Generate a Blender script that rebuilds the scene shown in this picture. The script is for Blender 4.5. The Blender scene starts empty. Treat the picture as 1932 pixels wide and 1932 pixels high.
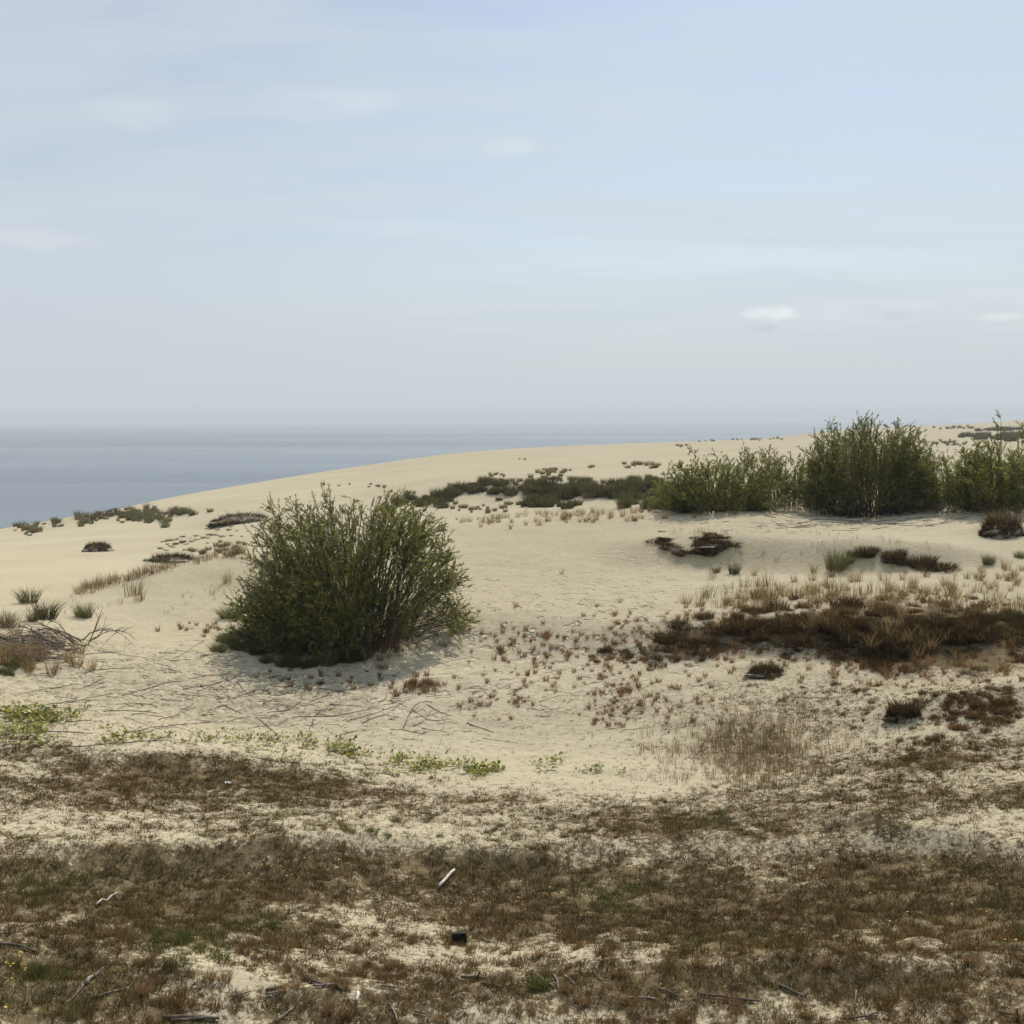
import bpy, math, random
import numpy as np
from mathutils import Vector, Matrix, Euler

rng = np.random.default_rng(11)
random.seed(5)
scene = bpy.context.scene
COL = scene.collection

# ------------------------------------------------------------------ camera
CAM_H = 50.0                       # eye height above the lagoon
F = 1.048
PITCH = 5.42
ROLL = -0.17
Rm = Matrix.Rotation(math.radians(90 - PITCH), 3, 'X') @ Matrix.Rotation(math.radians(ROLL), 3, 'Z')
R = np.array(Rm)
cam_data = bpy.data.cameras.new('camera')
cam_data.sensor_width = 36; cam_data.sensor_height = 36; cam_data.sensor_fit = 'AUTO'
cam_data.lens = 36 * F
cam_data.clip_start = 0.1; cam_data.clip_end = 90000
cam = bpy.data.objects.new('camera', cam_data)
cam.matrix_world = Matrix.Translation((0, 0, CAM_H)) @ Rm.to_4x4()
COL.objects.link(cam); scene.camera = cam

def ray(u, v):
    """reference-photo pixel (0..1932) -> azimuth and tangent of the downward angle"""
    u = np.asarray(u, float); v = np.asarray(v, float)
    d = np.stack([(u - 966) / 1932, (966 - v) / 1932, -F * np.ones(np.broadcast(u, v).shape)], -1) @ R.T
    h = np.hypot(d[..., 0], d[..., 1])
    return np.arctan2(d[..., 0], d[..., 1]), -d[..., 2] / h

def project(p):
    q = (np.asarray(p) - np.array([0, 0, CAM_H])) @ R
    return 966 + 1932 * F * q[..., 0] / -q[..., 2], 966 - 1932 * F * q[..., 1] / -q[..., 2]

# ------------------------------------------------------------------ numeric helpers
def pchip_slopes(x, y):
    h = np.diff(x); hh = h.reshape((-1,) + (1,) * (y.ndim - 1)); d = np.diff(y, axis=0) / hh
    m = np.zeros_like(y)
    if len(x) > 2:
        w1 = 2 * hh[1:] + hh[:-1]; w2 = hh[1:] + 2 * hh[:-1]
        same = (d[1:] * d[:-1]) > 0
        with np.errstate(divide='ignore', invalid='ignore'):
            mm = (w1 + w2) / (w1 / d[:-1] + w2 / d[1:])
        m[1:-1] = np.where(same, mm, 0)
    m[0] = d[0]; m[-1] = d[-1]
    return m

def pchip(x, y, xq):
    x = np.asarray(x, float); y = np.asarray(y, float); xq = np.clip(xq, x[0], x[-1])
    m = pchip_slopes(x, y)
    i = np.clip(np.searchsorted(x, xq, side='right') - 1, 0, len(x) - 2)
    sh = (-1,) + (1,) * (y.ndim - 1)
    h = (x[i + 1] - x[i]).reshape(sh); t = ((xq - x[i])).reshape(sh) / h
    t2 = t * t; t3 = t2 * t
    return ((2 * t3 - 3 * t2 + 1) * y[i] + (t3 - 2 * t2 + t) * h * m[i] + (-2 * t3 + 3 * t2) * y[i + 1] + (t3 - t2) * h * m[i + 1])

def vnoise(x, y, seed=0):
    xi = np.floor(x).astype(np.int64); yi = np.floor(y).astype(np.int64)
    xf = x - xi; yf = y - yi
    def hsh(a, b):
        n = (a * 374761393 + b * 668265263 + seed * 974634777) & 0xFFFFFFFF
        n = ((n ^ (n >> 13)) * 1274126177) & 0xFFFFFFFF
        n = (n ^ (n >> 16)) & 0xFFFFFFFF
        return n / 4294967295.0
    s = xf * xf * xf * (xf * (xf * 6 - 15) + 10); t = yf * yf * yf * (yf * (yf * 6 - 15) + 10)
    a = hsh(xi, yi); b = hsh(xi + 1, yi); c = hsh(xi, yi + 1); d = hsh(xi + 1, yi + 1)
    return (a + (b - a) * s + (c - a) * t + (a - b - c + d) * s * t) * 2 - 1

def fbm(x, y, octs=3, seed=0):
    o = np.zeros(np.broadcast(x, y).shape); a = 1.0; tot = 0
    for k in range(octs):
        o += a * vnoise(x * 2 ** k + 13.7 * k, y * 2 ** k - 7.1 * k, seed + k); tot += a; a *= .5
    return o / tot

def smooth(a, b, x):
    t = np.clip((x - a) / (b - a), 0, 1); return t * t * (3 - 2 * t)

# ------------------------------------------------------------------ terrain control profiles
# per column of view: (row in the photo, distance in metres); the last one is the rim above the lagoon
NEAR = [('z', -5.5, 1.2), ('z', -5.5, 5.0)]
COLS = [
 (-300, [(1900, 8.8), (1700, 12), (1600, 14), (1450, 17.5), (1330, 21), (1230, 25.5), (1185, 29), (1155, 33), (1130, 42), (1105, 60), (1060, 100), (1035, 135)]),
 (0,    [(1900, 8.8), (1700, 12), (1600, 14), (1450, 17.5), (1330, 21), (1240, 25.2), (1185, 28.6), (1150, 32), (1118, 40), (1088, 54), (1045, 92), (1003, 150)]),
 (170,  [(1900, 8.8), (1700, 12), (1600, 14), (1450, 17.6), (1330, 21.3), (1240, 25.2), (1185, 29), (1145, 32), (1113, 35.2), ('z', -7.7, 44), (1100, 51), (1045, 88), (1000, 128), (973, 168)]),
 (310,  [(1900, 8.8), (1700, 12), (1600, 14), (1450, 17.8), (1330, 21.6), (1240, 25.4), (1180, 29.5), (1125, 32.5), (1072, 35.5), ('z', -6.7, 42), ('z', -9.1, 58), (1040, 84), (1000, 117), (942, 195)]),
 (460,  [(1900, 8.8), (1700, 12), (1600, 14), (1450, 17.9), (1330, 22), (1240, 25.8), (1172, 29.5), (1115, 32.6), (1045, 36.2), ('z', -6.2, 43), ('z', -8.8, 62), (1010, 90), (970, 122), (915, 222)]),
 (680,  [(1900, 8.8), (1700, 12), (1600, 14), (1450, 18), (1330, 22), (1262, 25.0), (1165, 28.2), (1070, 34.5), (1008, 41), ('z', -5.6, 46), ('z', -9, 60), (970, 95), (945, 114), (880, 262)]),
 (880,  [(1900, 8.8), (1700, 12), (1600, 14), (1460, 17.8), (1400, 19.6), (1300, 22.8), (1228, 25.5), (1150, 28.0), (1090, 32.2), (1040, 36.8), (985, 43.5), ('z', -5.0, 48), ('z', -8.8, 62), (962, 96), (950, 100), (912, 109), (900, 122), (880, 190), (853, 318)]),
 (1050, [(1900, 8.8), (1700, 12), (1600, 14), (1480, 17.2), (1400, 19.7), (1300, 22.9), (1244, 25.1), (1166, 27.2), (1110, 31.2), (1040, 36.6), (974, 43.5), ('z', -4.6, 48), ('z', -8.7, 62), (960, 92), (948, 97), (908, 105), (897, 116), (876, 170), (842, 345)]),
 (1230, [(1900, 8.8), (1700, 12), (1600, 14), (1500, 16.6), (1400, 19.8), (1300, 22.9), (1246, 25.0), (1172, 26.8), (1120, 30.8), (1076, 34.6), (1064, 35.4), (1016, 37.2), (1000, 39.8), (963, 44.5), ('z', -4.3, 49), ('z', -8.2, 62), (950, 90), (942, 93), (905, 100), (895, 112), (872, 165), (835, 390)]),
 (1400, [(1900, 8.8), (1700, 12), (1600, 14), (1500, 16.5), (1400, 19.7), (1330, 22), (1250, 25.2), (1236, 25.7), (1166, 27.0), (1148, 28.4), (1110, 31.2), (1088, 33.5), (1076, 34.5), (1010, 35.95), (985, 39.6), (964, 44), (945, 50), ('z', -5, 60), ('z', -6.8, 80), (900, 112), (868, 180), (829, 430)]),
 (1620, [(1900, 8.8), (1700, 12), (1600, 14), (1500, 16.3), (1400, 19.5), (1310, 22.4), (1252, 24.7), (1238, 25.1), (1166, 26.4), (1146, 27.9), (1110, 31), (1092, 33.0), (1082, 33.9), (1018, 35.4), (1000, 39.2), (975, 44), (957, 49), ('z', -4.5, 54), ('z', -6.4, 80), (890, 130), (860, 215), (808, 620)]),
 (1800, [(1900, 8.8), (1700, 12), (1600, 14), (1500, 16.1), (1400, 19.2), (1330, 21.6), (1266, 23.9), (1246, 24.6), (1172, 26.0), (1152, 27.6), (1110, 30.8), (1080, 33.4), (1070, 34.3), (1036, 35.5), (1022, 37.0), (997, 40), (965, 45), (947, 49), ('z', -4.5, 56), ('z', -6.2, 80), (880, 140), (845, 280), (800, 760)]),
 (1960, [(1900, 8.8), (1700, 12), (1600, 14), (1500, 16), (1400, 19), (1330, 21.2), (1270, 23.3), (1240, 24.6), (1180, 27), (1110, 31), (1070, 34), (1045, 36), (1015, 38), (997, 40), (963, 45), (945, 49), ('z', -4.6, 56), ('z', -6, 80), (875, 140), (836, 300), (790, 920)]),
 (2250, [(1900, 8.8), (1700, 12), (1600, 14), (1500, 16), (1400, 19), (1330, 21.2), (1270, 23.3), (1180, 27), (1110, 31), (1060, 35), (1000, 40), (963, 45), (945, 50), ('z', -4.8, 60), ('z', -6, 80), (870, 140), (830, 320), (783, 1050)]),
]
col_az = np.array([float(ray(c[0], 1050)[0]) for c in COLS])

# radial samples: about one and a half picture rows each
rs = [1.2]
while rs[-1] < 2400:
    r = rs[-1]
    rs.append(r * (1 + (0.03 if r < 7.2 else min(max(1.5 * r / (1073 * 5.5), .0024), .011))))
rs = np.array(rs); lr = np.log(rs)
az_in = np.radians(np.linspace(-33, 33, 860))
az_out = np.radians(np.concatenate([np.linspace(-180, -34, 50), ]))
azs = np.concatenate([az_out, az_in, -az_out[::-1]])

Sc = []; Rcol = []; Scr = []
for (u, pts), a in zip(COLS, col_az):
    r_, s_ = [], []
    for p in NEAR + pts:
        if p[0] == 'z': r_.append(p[2]); s_.append(-p[1] / p[2])
        else: r_.append(p[1]); s_.append(float(ray(u, p[0])[1]))
    # interpolate the height in the near part, the sight-line slope beyond (both monotone-safe)
    Sc.append(pchip(np.log(np.array(r_)), np.array(s_), lr))
    Rcol.append(r_[-1]); Scr.append(s_[-1])
Sc = np.array(Sc); Rcol = np.array(Rcol); Scr = np.array(Scr)
azc = np.clip(azs, col_az[0], col_az[-1])
S = pchip(col_az, Sc, azc)                       # (Naz, Nr)
Rr = np.exp(pchip(col_az, np.log(Rcol), azc)); Sr = pchip(col_az, Scr, azc)
back = smooth(math.radians(80), math.radians(175), np.abs(azs))
S = S * (1 - back[:, None]) + (Sc[0] * .5 + Sc[-1] * .5)[None] * back[:, None]
Rr = Rr * (1 - back) + 350 * back; Sr = Sr * (1 - back) + .03 * back
X = rs[None] * np.sin(azs)[:, None]; Y = rs[None] * np.cos(azs)[:, None]
Zi = -S * rs[None]
dd = np.maximum(rs[None] - Rr[:, None], 0); ww = .04 * Rr[:, None]
Zo = -Sr[:, None] * Rr[:, None] - Sr[:, None] * 0 - .5 * (np.sqrt(dd * dd + ww * ww) - ww)
Zb = np.where(rs[None] <= Rr[:, None], Zi, Zo)
Zb = np.maximum(Zb, -56)

def grid_lookup(G, x, y):
    x = np.asarray(x, float); y = np.asarray(y, float)
    a = np.arctan2(x, y); l = np.log(np.maximum(np.hypot(x, y), rs[0] * 1.001))
    i = np.clip(np.searchsorted(azs, a) - 1, 0, len(azs) - 2); j = np.clip(np.searchsorted(lr, l) - 1, 0, len(lr) - 2)
    s = np.clip((a - azs[i]) / (azs[i + 1] - azs[i]), 0, 1); t = np.clip((l - lr[j]) / (lr[j + 1] - lr[j]), 0, 1)
    return (G[i, j] * (1 - s) + G[i + 1, j] * s) * (1 - t) + (G[i, j + 1] * (1 - s) + G[i + 1, j + 1] * s) * t

def hit_on(G, u, v):
    a, s = ray(u, v); a = np.atleast_1d(a); s = np.atleast_1d(s)
    out = np.zeros((len(a), 3))
    for k in range(len(a)):
        i = int(np.clip(np.searchsorted(azs, a[k]) - 1, 0, len(azs) - 2)); f = (a[k] - azs[i]) / (azs[i + 1] - azs[i])
        st = -(G[i] * (1 - f) + G[i + 1] * f) / rs
        ok = np.nonzero((st <= s[k]) & (rs > 2.5))[0]
        if len(ok) == 0: j = len(rs) - 2
        else: j = max(int(ok[0]), 1)
        d0, d1 = st[j - 1] - s[k], st[j] - s[k]
        t = np.clip(d0 / (d0 - d1), 0, 1) if d0 != d1 else 0
        r = rs[j - 1] + t * (rs[j] - rs[j - 1])
        out[k] = (r * math.sin(a[k]), r * math.cos(a[k]), 0)
    out[:, 2] = grid_lookup(G, out[:, 0], out[:, 1])
    return out

# ------------------------------------------------------------------ plant cover of the ground: patches (u, v, half width, half height, weight)
PATCH = [
 (150, 1470, 420, 62, .36), (480, 1475, 260, 55, .32), (330, 1480, 90, 30, .35), (640, 1490, 120, 50, .15), (60, 1400, 120, 40, .2), (860, 1500, 120, 28, .1),
 (760, 1582, 420, 18, -.2), (200, 1585, 260, 18, -.06), (850, 1600, 180, 18, -.14), (60, 1612, 160, 12, -.12), (100, 1860, 240, 90, .3),
 (330, 1650, 330, 55, .75), (560, 1650, 170, 55, .5), (240, 1740, 300, 60, .35), (520, 1750, 180, 50, .25), (60, 1700, 160, 70, .3), (60, 1850, 190, 70, .35),
 (1130, 1700, 300, 95, .55), (950, 1690, 220, 80, .2), (1400, 1720, 250, 90, .5), (1250, 1640, 280, 40, .25), (1700, 1640, 120, 40, .5), (1850, 1680, 130, 60, .55), (1700, 1740, 260, 60, .35),
 (1250, 1560, 200, 26, .25), (1500, 1560, 300, 30, .3), (1800, 1510, 160, 26, .4), (1650, 1590, 300, 18, -.15), (1850, 1560, 130, 16, -.25),
 (900, 1800, 450, 14, -.16), (300, 1800, 90, 20, -.1), (1300, 1805, 400, 12, -.12), (1300, 1850, 350, 28, .35), (1700, 1860, 250, 40, .2), (850, 1850, 250, 28, .1),
 (640, 1900, 300, 22, .12), (1300, 1905, 300, 14, -.12), (500, 1890, 140, 30, .05), (1500, 1880, 50, 20, -.3), (1750, 1905, 180, 16, -.1),
 (1400, 1330, 230, 60, .22), (1560, 1280, 240, 30, .3), (1800, 1250, 150, 26, .55), (1900, 1260, 90, 20, .3), (1850, 1330, 110, 36, .5), (1600, 1340, 180, 40, .18), (1420, 1415, 150, 50, .3), (1700, 1420, 260, 50, .35), (1180, 1320, 70, 45, .2),
 (1500, 1192, 220, 36, .9), (1750, 1190, 180, 42, .95), (1350, 1205, 90, 20, .6), (1670, 1240, 90, 22, .6), (1200, 1238, 70, 12, .5), (1840, 1200, 100, 50, .7),
]
VEG_EDGE_U = [-400, 0, 200, 400, 600, 760, 950, 1200, 1330, 1500, 1700, 1932, 2400]
VEG_EDGE_V = [1390, 1390, 1405, 1412, 1445, 1468, 1482, 1482, 1470, 1440, 1400, 1360, 1350]
def cover(u, v, x, y):
    e = np.interp(u, VEG_EDGE_U, VEG_EDGE_V)
    d = .40 * smooth(-10, 40, v - e) + .12 * smooth(1780, 1850, v)
    for (cu, cv, su, sv, w) in PATCH:
        d = d + w * np.exp(-((u - cu) / su) ** 2 - ((v - cv) / sv) ** 2)
    d = d * (1 + .55 * fbm(x * .9, y * .9, 3, 40) + .4 * fbm(x * 3.1, y * 3.1, 2, 44))
    d = d * smooth(1120, 1150, v)
    return np.clip(d, 0, 1)

# ------------------------------------------------------------------ relief added to the profiles: small banks and mounds
def gauss_bump(Z, u, v, ru, rd, amp):
    """mound of half width ru metres and half depth rd metres at a photo spot"""
    c = hit_on(Z, u, v)[0]
    return Z + amp * np.exp(-((X - c[0]) / ru) ** 2 - ((Y - c[1]) / rd) ** 2)
Z = Zb.copy()
for b in [(800, 1375, 4.5, 2.0, -.3), (330, 1330, 4.0, 2.0, -.15), (1310, 1030, 1.0, .5, .15), (1890, 1000, .9, .6, .4), (1680, 1052, 2.0, .6, .15), (1525, 950, 2.0, 2.2, .9), (1815, 950, 2.2, 2.2, 1.1), (1330, 952, 2.5, 1.5, .25),
          (790, 1290, .6, .4, .12), (1000, 972, 1.5, 1.2, .25), (1440, 1265, .5, .35, .25), (1700, 1350, .6, .4, .2), (1860, 1330, 1.6, .8, .35),
          (250, 978, 16, 6, .9), (345, 972, 4, 3, .6), (460, 978, 6, 4, .8), (330, 1055, 2.5, 1.5, .35)]:
    Z = gauss_bump(Z, *b)
# foreground swells: shallow steps facing the camera
for (u0, v0, u1, v1, amp, wid) in [(0, 1620, 720, 1600, .22, .55), (820, 1610, 1500, 1600, .2, .6), (1600, 1560, 1960, 1640, .3, .5), (0, 1420, 600, 1440, .12, .6), (-50, 1790, 2000, 1800, .10, .5), (1100, 1830, 2000, 1830, .08, .5)]:
    p = hit_on(Zb, [u0, u1], [v0, v1]); d = p[1, :2] - p[0, :2]; L = np.hypot(*d); d = d / L; n = np.array([-d[1], d[0]])
    n = n if n[1] > 0 else -n
    qx = X - p[0, 0]; qy = Y - p[0, 1]; t = qx * d[0] + qy * d[1]; s = qx * n[0] + qy * n[1]
    s = s + .35 * fbm(X * .5, Y * .5, 2, 91)
    f = smooth(-1.5, 1, t) * smooth(L + 1.5, L - 1, t)
    Z = Z + amp * f * smooth(-wid, .15, s) * np.exp(-np.maximum(s, 0) / 1.6)
PX = np.stack([X, Y, Z + CAM_H], -1)
front = np.abs(azs) < math.radians(60)
U = np.full(X.shape, -9999.); V = np.full(X.shape, 0.)
U[front], V[front] = project(PX[front])
CV = np.where((rs[None] < 40) & front[:, None], cover(U, V, X, Y), 0)
CV = np.where((rs[None] < 40) & ~front[:, None], .35, CV)
rr = rs[None]
Z = Z + .09 * fbm(X * .33, Y * .33, 3, 1) * smooth(5, 9, rr) * smooth(75, 40, rr)
Z = Z + .5 * fbm(X * .03, Y * .03, 3, 5) * smooth(70, 140, rr) * smooth(.0, .1, (Rr[:, None] - rr) / Rr[:, None])
Z = Z + .16 * fbm(X * .2, Y * .2, 3, 15) * smooth(60, 90, rr) * smooth(140, 100, rr)
Z = Z + .028 * fbm(X * 1.5, Y * 2.1, 2, 9) * smooth(70, 30, rr)
Z = Z + (.05 * fbm(X * 3.0, Y * 3.0, 2, 21) * np.clip(CV * 1.5, 0, 1)) * smooth(42, 30, rr)
# trampled and dug over sand: footprints and small pits in the hollow and on its slopes
tr = np.exp(-((U - 1150) / 330) ** 2 - ((V - 1170) / 90) ** 2) + .8 * np.exp(-((U - 450) / 420) ** 2 - ((V - 1290) / 90) ** 2) + .6 * np.exp(-((U - 1500) / 300) ** 2 - ((V - 985) / 25) ** 2)
Z = Z - .055 * np.clip(fbm(X * 2.6, Y * 2.6, 2, 31) - .15, 0, 1) * 2 * np.clip(tr, 0, 1) * smooth(60, 40, rr)
Z = Z + .016 * fbm(X * 6, Y * 6, 2, 33) * (.4 + np.clip(tr, 0, 1)) * smooth(45, 25, rr)

def ground(x, y): return grid_lookup(Z, x, y) + CAM_H
def hit(u, v):
    p = hit_on(Z, u, v); p[:, 2] += CAM_H
    return p

# ------------------------------------------------------------------ scene helpers
def tag(o, label, cat, group=None, kind=None):
    o['label'] = label; o['category'] = cat
    if group: o['group'] = group
    if kind: o['kind'] = kind
    return o

def empty(name, loc=(0, 0, 0), rz=0, s=1):
    o = bpy.data.objects.new(name, None); o.location = loc; o.rotation_euler = (0, 0, rz); o.scale = (s, s, s)
    o.empty_display_size = .1; COL.objects.link(o); return o

def mesh_data(name, verts, faces, cols=None, mat=None, smooth_shade=False):
    """faces: (N,3) or (N,4) integer array"""
    verts = np.asarray(verts, np.float32); faces = np.asarray(faces, np.int32)
    me = bpy.data.meshes.new(name); k = faces.shape[1]
    me.vertices.add(len(verts)); me.vertices.foreach_set('co', verts.ravel())
    me.loops.add(faces.size); me.loops.foreach_set('vertex_index', faces.ravel())
    me.polygons.add(len(faces))
    me.polygons.foreach_set('loop_start', np.arange(0, faces.size, k, dtype=np.int32))
    try: me.polygons.foreach_set('loop_total', np.full(len(faces), k, np.int32))
    except Exception: pass
    if smooth_shade: me.polygons.foreach_set('use_smooth', np.ones(len(faces), bool))
    me.update(calc_edges=True)
    if cols is not None:
        ca = me.color_attributes.new('tint', 'FLOAT_COLOR', 'POINT')
        c4 = np.concatenate([np.asarray(cols, np.float32), np.ones((len(verts), 1), np.float32)], 1)
        ca.data.foreach_set('color', c4.ravel())
    if mat: me.materials.append(mat)
    return me

def obj(name, me, parent=None, loc=None, rz=0, s=1):
    o = bpy.data.objects.new(name, me); COL.objects.link(o)
    if parent is not None: o.parent = parent
    if loc is not None: o.location = loc
    o.rotation_euler = (0, 0, rz); o.scale = (s, s, s) if np.isscalar(s) else s
    return o

# ------------------------------------------------------------------ materials
def new_mat(name):
    m = bpy.data.materials.new(name); m.use_nodes = True
    nt = m.node_tree; nt.nodes.clear()
    out = nt.nodes.new('ShaderNodeOutputMaterial')
    return m, nt, out

def plant_mat(name, trans=.35, gloss=.0, vary=.3, gain=1.0):
    m, nt, out = new_mat(name); N = nt.nodes; L = nt.links
    at = N.new('ShaderNodeAttribute'); at.attribute_name = 'tint'
    oi = N.new('ShaderNodeObjectInfo')
    mr = N.new('ShaderNodeMapRange'); mr.inputs['To Min'].default_value = gain * (1 - vary); mr.inputs['To Max'].default_value = gain * (1 + vary)
    L.new(oi.outputs['Random'], mr.inputs['Value'])
    mul = N.new('ShaderNodeMix'); mul.data_type = 'RGBA'; mul.blend_type = 'MULTIPLY'; mul.inputs['Factor'].default_value = 1
    L.new(at.outputs['Color'], mul.inputs['A']); L.new(mr.outputs['Result'], mul.inputs['B'])
    d = N.new('ShaderNodeBsdfDiffuse'); t = N.new('ShaderNodeBsdfTranslucent'); mx = N.new('ShaderNodeMixShader'); mx.inputs[0].default_value = trans
    L.new(mul.outputs['Result'], d.inputs['Color'])
    L.new(mul.outputs['Result'], t.inputs['Color'])
    L.new(d.outputs[0], mx.inputs[1]); L.new(t.outputs[0], mx.inputs[2])
    last = mx
    if gloss > 0:
        g = N.new('ShaderNodeBsdfGlossy'); g.inputs['Roughness'].default_value = .42; g.inputs['Color'].default_value = (.9, .9, .85, 1)
        m2 = N.new('ShaderNodeMixShader'); m2.inputs[0].default_value = gloss
        L.new(mx.outputs[0], m2.inputs[1]); L.new(g.outputs[0], m2.inputs[2]); last = m2
    L.new(last.outputs[0], out.inputs['Surface'])
    return m

M_GRASS = plant_mat('dry_grass', .38)
M_LEAF = plant_mat('willow_leaf', .46, .04, .1)
M_ROUND = plant_mat('round_leaf', .45, .03, .2)

def wood_mat(name, c0, c1, scale=30, rough=.85):
    m, nt, out = new_mat(name); N = nt.nodes; L = nt.links
    tc = N.new('ShaderNodeTexCoord'); no = N.new('ShaderNodeTexNoise'); no.inputs['Scale'].default_value = scale; no.inputs['Detail'].default_value = 4
    L.new(tc.outputs['Object'], no.inputs['Vector'])
    cr = N.new('ShaderNodeValToRGB'); cr.color_ramp.elements[0].position = .35; cr.color_ramp.elements[1].position = .68
    cr.color_ramp.elements[0].color = (*c0, 1); cr.color_ramp.elements[1].color = (*c1, 1)
    L.new(no.outputs['Fac'], cr.inputs['Fac'])
    b = N.new('ShaderNodeBsdfPrincipled'); b.inputs['Roughness'].default_value = rough; b.inputs['Specular IOR Level'].default_value = .25
    L.new(cr.outputs['Color'], b.inputs['Base Color'])
    bp = N.new('ShaderNodeBump'); bp.inputs['Strength'].default_value = .6; bp.inputs['Distance'].default_value = .01
    L.new(no.outputs['Fac'], bp.inputs['Height']); L.new(bp.outputs[0], b.inputs['Normal'])
    L.new(b.outputs[0], out.inputs['Surface']); return m

M_STEM = wood_mat('willow_bark', (.055, .045, .033), (.12, .10, .075), 12)
M_DEAD = wood_mat('dead_wood', (.05, .04, .03), (.15, .125, .095), 16)
M_ROOT = wood_mat('dark_twig', (.07, .055, .042), (.16, .13, .10), 8)
M_GREY = wood_mat('weathered_wood', (.13, .11, .09), (.30, .27, .23), 25)
M_WHITE = wood_mat('bleached_wood', (.30, .265, .22), (.55, .51, .45), 25)
M_BLACK = wood_mat('black_board', (.008, .009, .010), (.022, .022, .022), 40, .6)
M_PEAT = wood_mat('dark_root_soil', (.06, .046, .03), (.36, .31, .21), 2.2)

def sand_mat():
    m, nt, out = new_mat('dune_sand'); N = nt.nodes; L = nt.links
    geo = N.new('ShaderNodeNewGeometry'); P = geo.outputs['Position']
    def noise(scale, detail=3, rough=.55, vec=None):
        n = N.new('ShaderNodeTexNoise'); n.inputs['Scale'].default_value = scale; n.inputs['Detail'].default_value = detail; n.inputs['Roughness'].default_value = rough
        L.new(vec or P, n.inputs['Vector']); return n.outputs['Fac']
    def ramp(f, a, ca, b, cb):
        c = N.new('ShaderNodeValToRGB'); e = c.color_ramp.elements; e[0].position = a; e[0].color = (*ca, 1); e[1].position = b; e[1].color = (*cb, 1)
        L.new(f, c.inputs['Fac']); return c.outputs['Color']
    def mix(f, a, b, mode='MIX'):
        x = N.new('ShaderNodeMix'); x.data_type = 'RGBA'; x.blend_type = mode
        if isinstance(f, float): x.inputs['Factor'].default_value = f
        else: L.new(f, x.inputs['Factor'])
        L.new(a, x.inputs['A']); L.new(b, x.inputs['B']); return x.outputs['Result']
    base = ramp(noise(.07, 4), .3, (.475, .41, .28), .7, (.53, .465, .328))
    fine = ramp(noise(9, 5, .7), .3, (.86, .85, .83), .7, (1.06, 1.06, 1.06))
    c = mix(1.0, base, fine, 'MULTIPLY')
    grain = ramp(noise(60, 3, .8), .25, (.92, .92, .91), .75, (1.05, 1.05, 1.05))
    c = mix(.6, c, mix(1.0, c, grain, 'MULTIPLY'))
    # litter and humus lying between the plants
    at = N.new('ShaderNodeAttribute'); at.attribute_name = 'cover'
    lit = ramp(noise(6, 5, .75), .3, (.06, .041, .019), .72, (.23, .172, .09))
    nz = noise(15.0, 5, .8)
    ma = N.new('ShaderNodeMath'); ma.operation = 'MULTIPLY_ADD'; L.new(nz, ma.inputs[0]); ma.inputs[1].default_value = 3.0; ma.inputs[2].default_value = -1.62
    ad = N.new('ShaderNodeMath'); ad.operation = 'ADD'; L.new(ma.outputs[0], ad.inputs[0]); cs = N.new('ShaderNodeMath'); cs.operation = 'MULTIPLY'; cs.inputs[1].default_value = .85; L.new(at.outputs['Fac'], cs.inputs[0]); L.new(cs.outputs[0], ad.inputs[1])
    mr = N.new('ShaderNodeMapRange'); mr.inputs['From Min'].default_value = .22; mr.inputs['From Max'].default_value = .45; mr.inputs['To Max'].default_value = .92; L.new(ad.outputs[0], mr.inputs['Value'])
    c = mix(mr.outputs['Result'], c, lit)
    b = N.new('ShaderNodeBsdfDiffuse'); b.inputs['Roughness'].default_value = .6
    L.new(c, b.inputs['Color'])
    # wind ripples and small lumps; bump distances in metres
    mp = N.new('ShaderNodeMapping'); mp.inputs['Scale'].default_value = (1, 2.2, 1); mp.inputs['Rotation'].default_value = (0, 0, .25); L.new(P, mp.inputs['Vector'])
    h1 = noise(5.5, 5, .6, mp.outputs[0]); h2 = noise(.9, 4, .55)
    b1 = N.new('ShaderNodeBump'); b1.inputs['Strength'].default_value = .5; b1.inputs['Distance'].default_value = .06; L.new(h1, b1.inputs['Height'])
    b2 = N.new('ShaderNodeBump'); b2.inputs['Strength'].default_value = .45; b2.inputs['Distance'].default_value = .12; L.new(h2, b2.inputs['Height']); L.new(b1.outputs[0], b2.inputs['Normal'])
    # footprints and small pits where the sand has been walked over
    tp = N.new('ShaderNodeAttribute'); tp.attribute_name = 'trample'
    mp3 = N.new('ShaderNodeMapping'); mp3.inputs['Scale'].default_value = (1, .8, 1); L.new(P, mp3.inputs['Vector'])
    pf = N.new('ShaderNodeMapRange'); pf.interpolation_type = 'SMOOTHSTEP'; pf.inputs['From Min'].default_value = .56; pf.inputs['From Max'].default_value = .66; pf.inputs['To Min'].default_value = 1; pf.inputs['To Max'].default_value = 0
    L.new(noise(2.6, 2, .6, mp3.outputs[0]), pf.inputs['Value'])
    pm = N.new('ShaderNodeMath'); pm.operation = 'MULTIPLY'; L.new(pf.outputs['Result'], pm.inputs[0]); L.new(tp.outputs['Fac'], pm.inputs[1])
    b3 = N.new('ShaderNodeBump'); b3.inputs['Strength'].default_value = .75; b3.inputs['Distance'].default_value = .14; L.new(pm.outputs[0], b3.inputs['Height']); L.new(b2.outputs[0], b3.inputs['Normal'])
    L.new(b3.outputs[0], b.inputs['Normal'])
    L.new(b.outputs[0], out.inputs['Surface']); return m
M_SAND = sand_mat()

# ------------------------------------------------------------------ the ground sheet
na, nr = X.shape
vs = np.stack([X, Y, Z + CAM_H], -1).reshape(-1, 3)
ii = np.arange(na * nr).reshape(na, nr)
q = np.stack([ii[:-1, :-1], ii[:-1, 1:], ii[1:, 1:], ii[1:, :-1]], -1).reshape(-1, 4)
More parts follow.
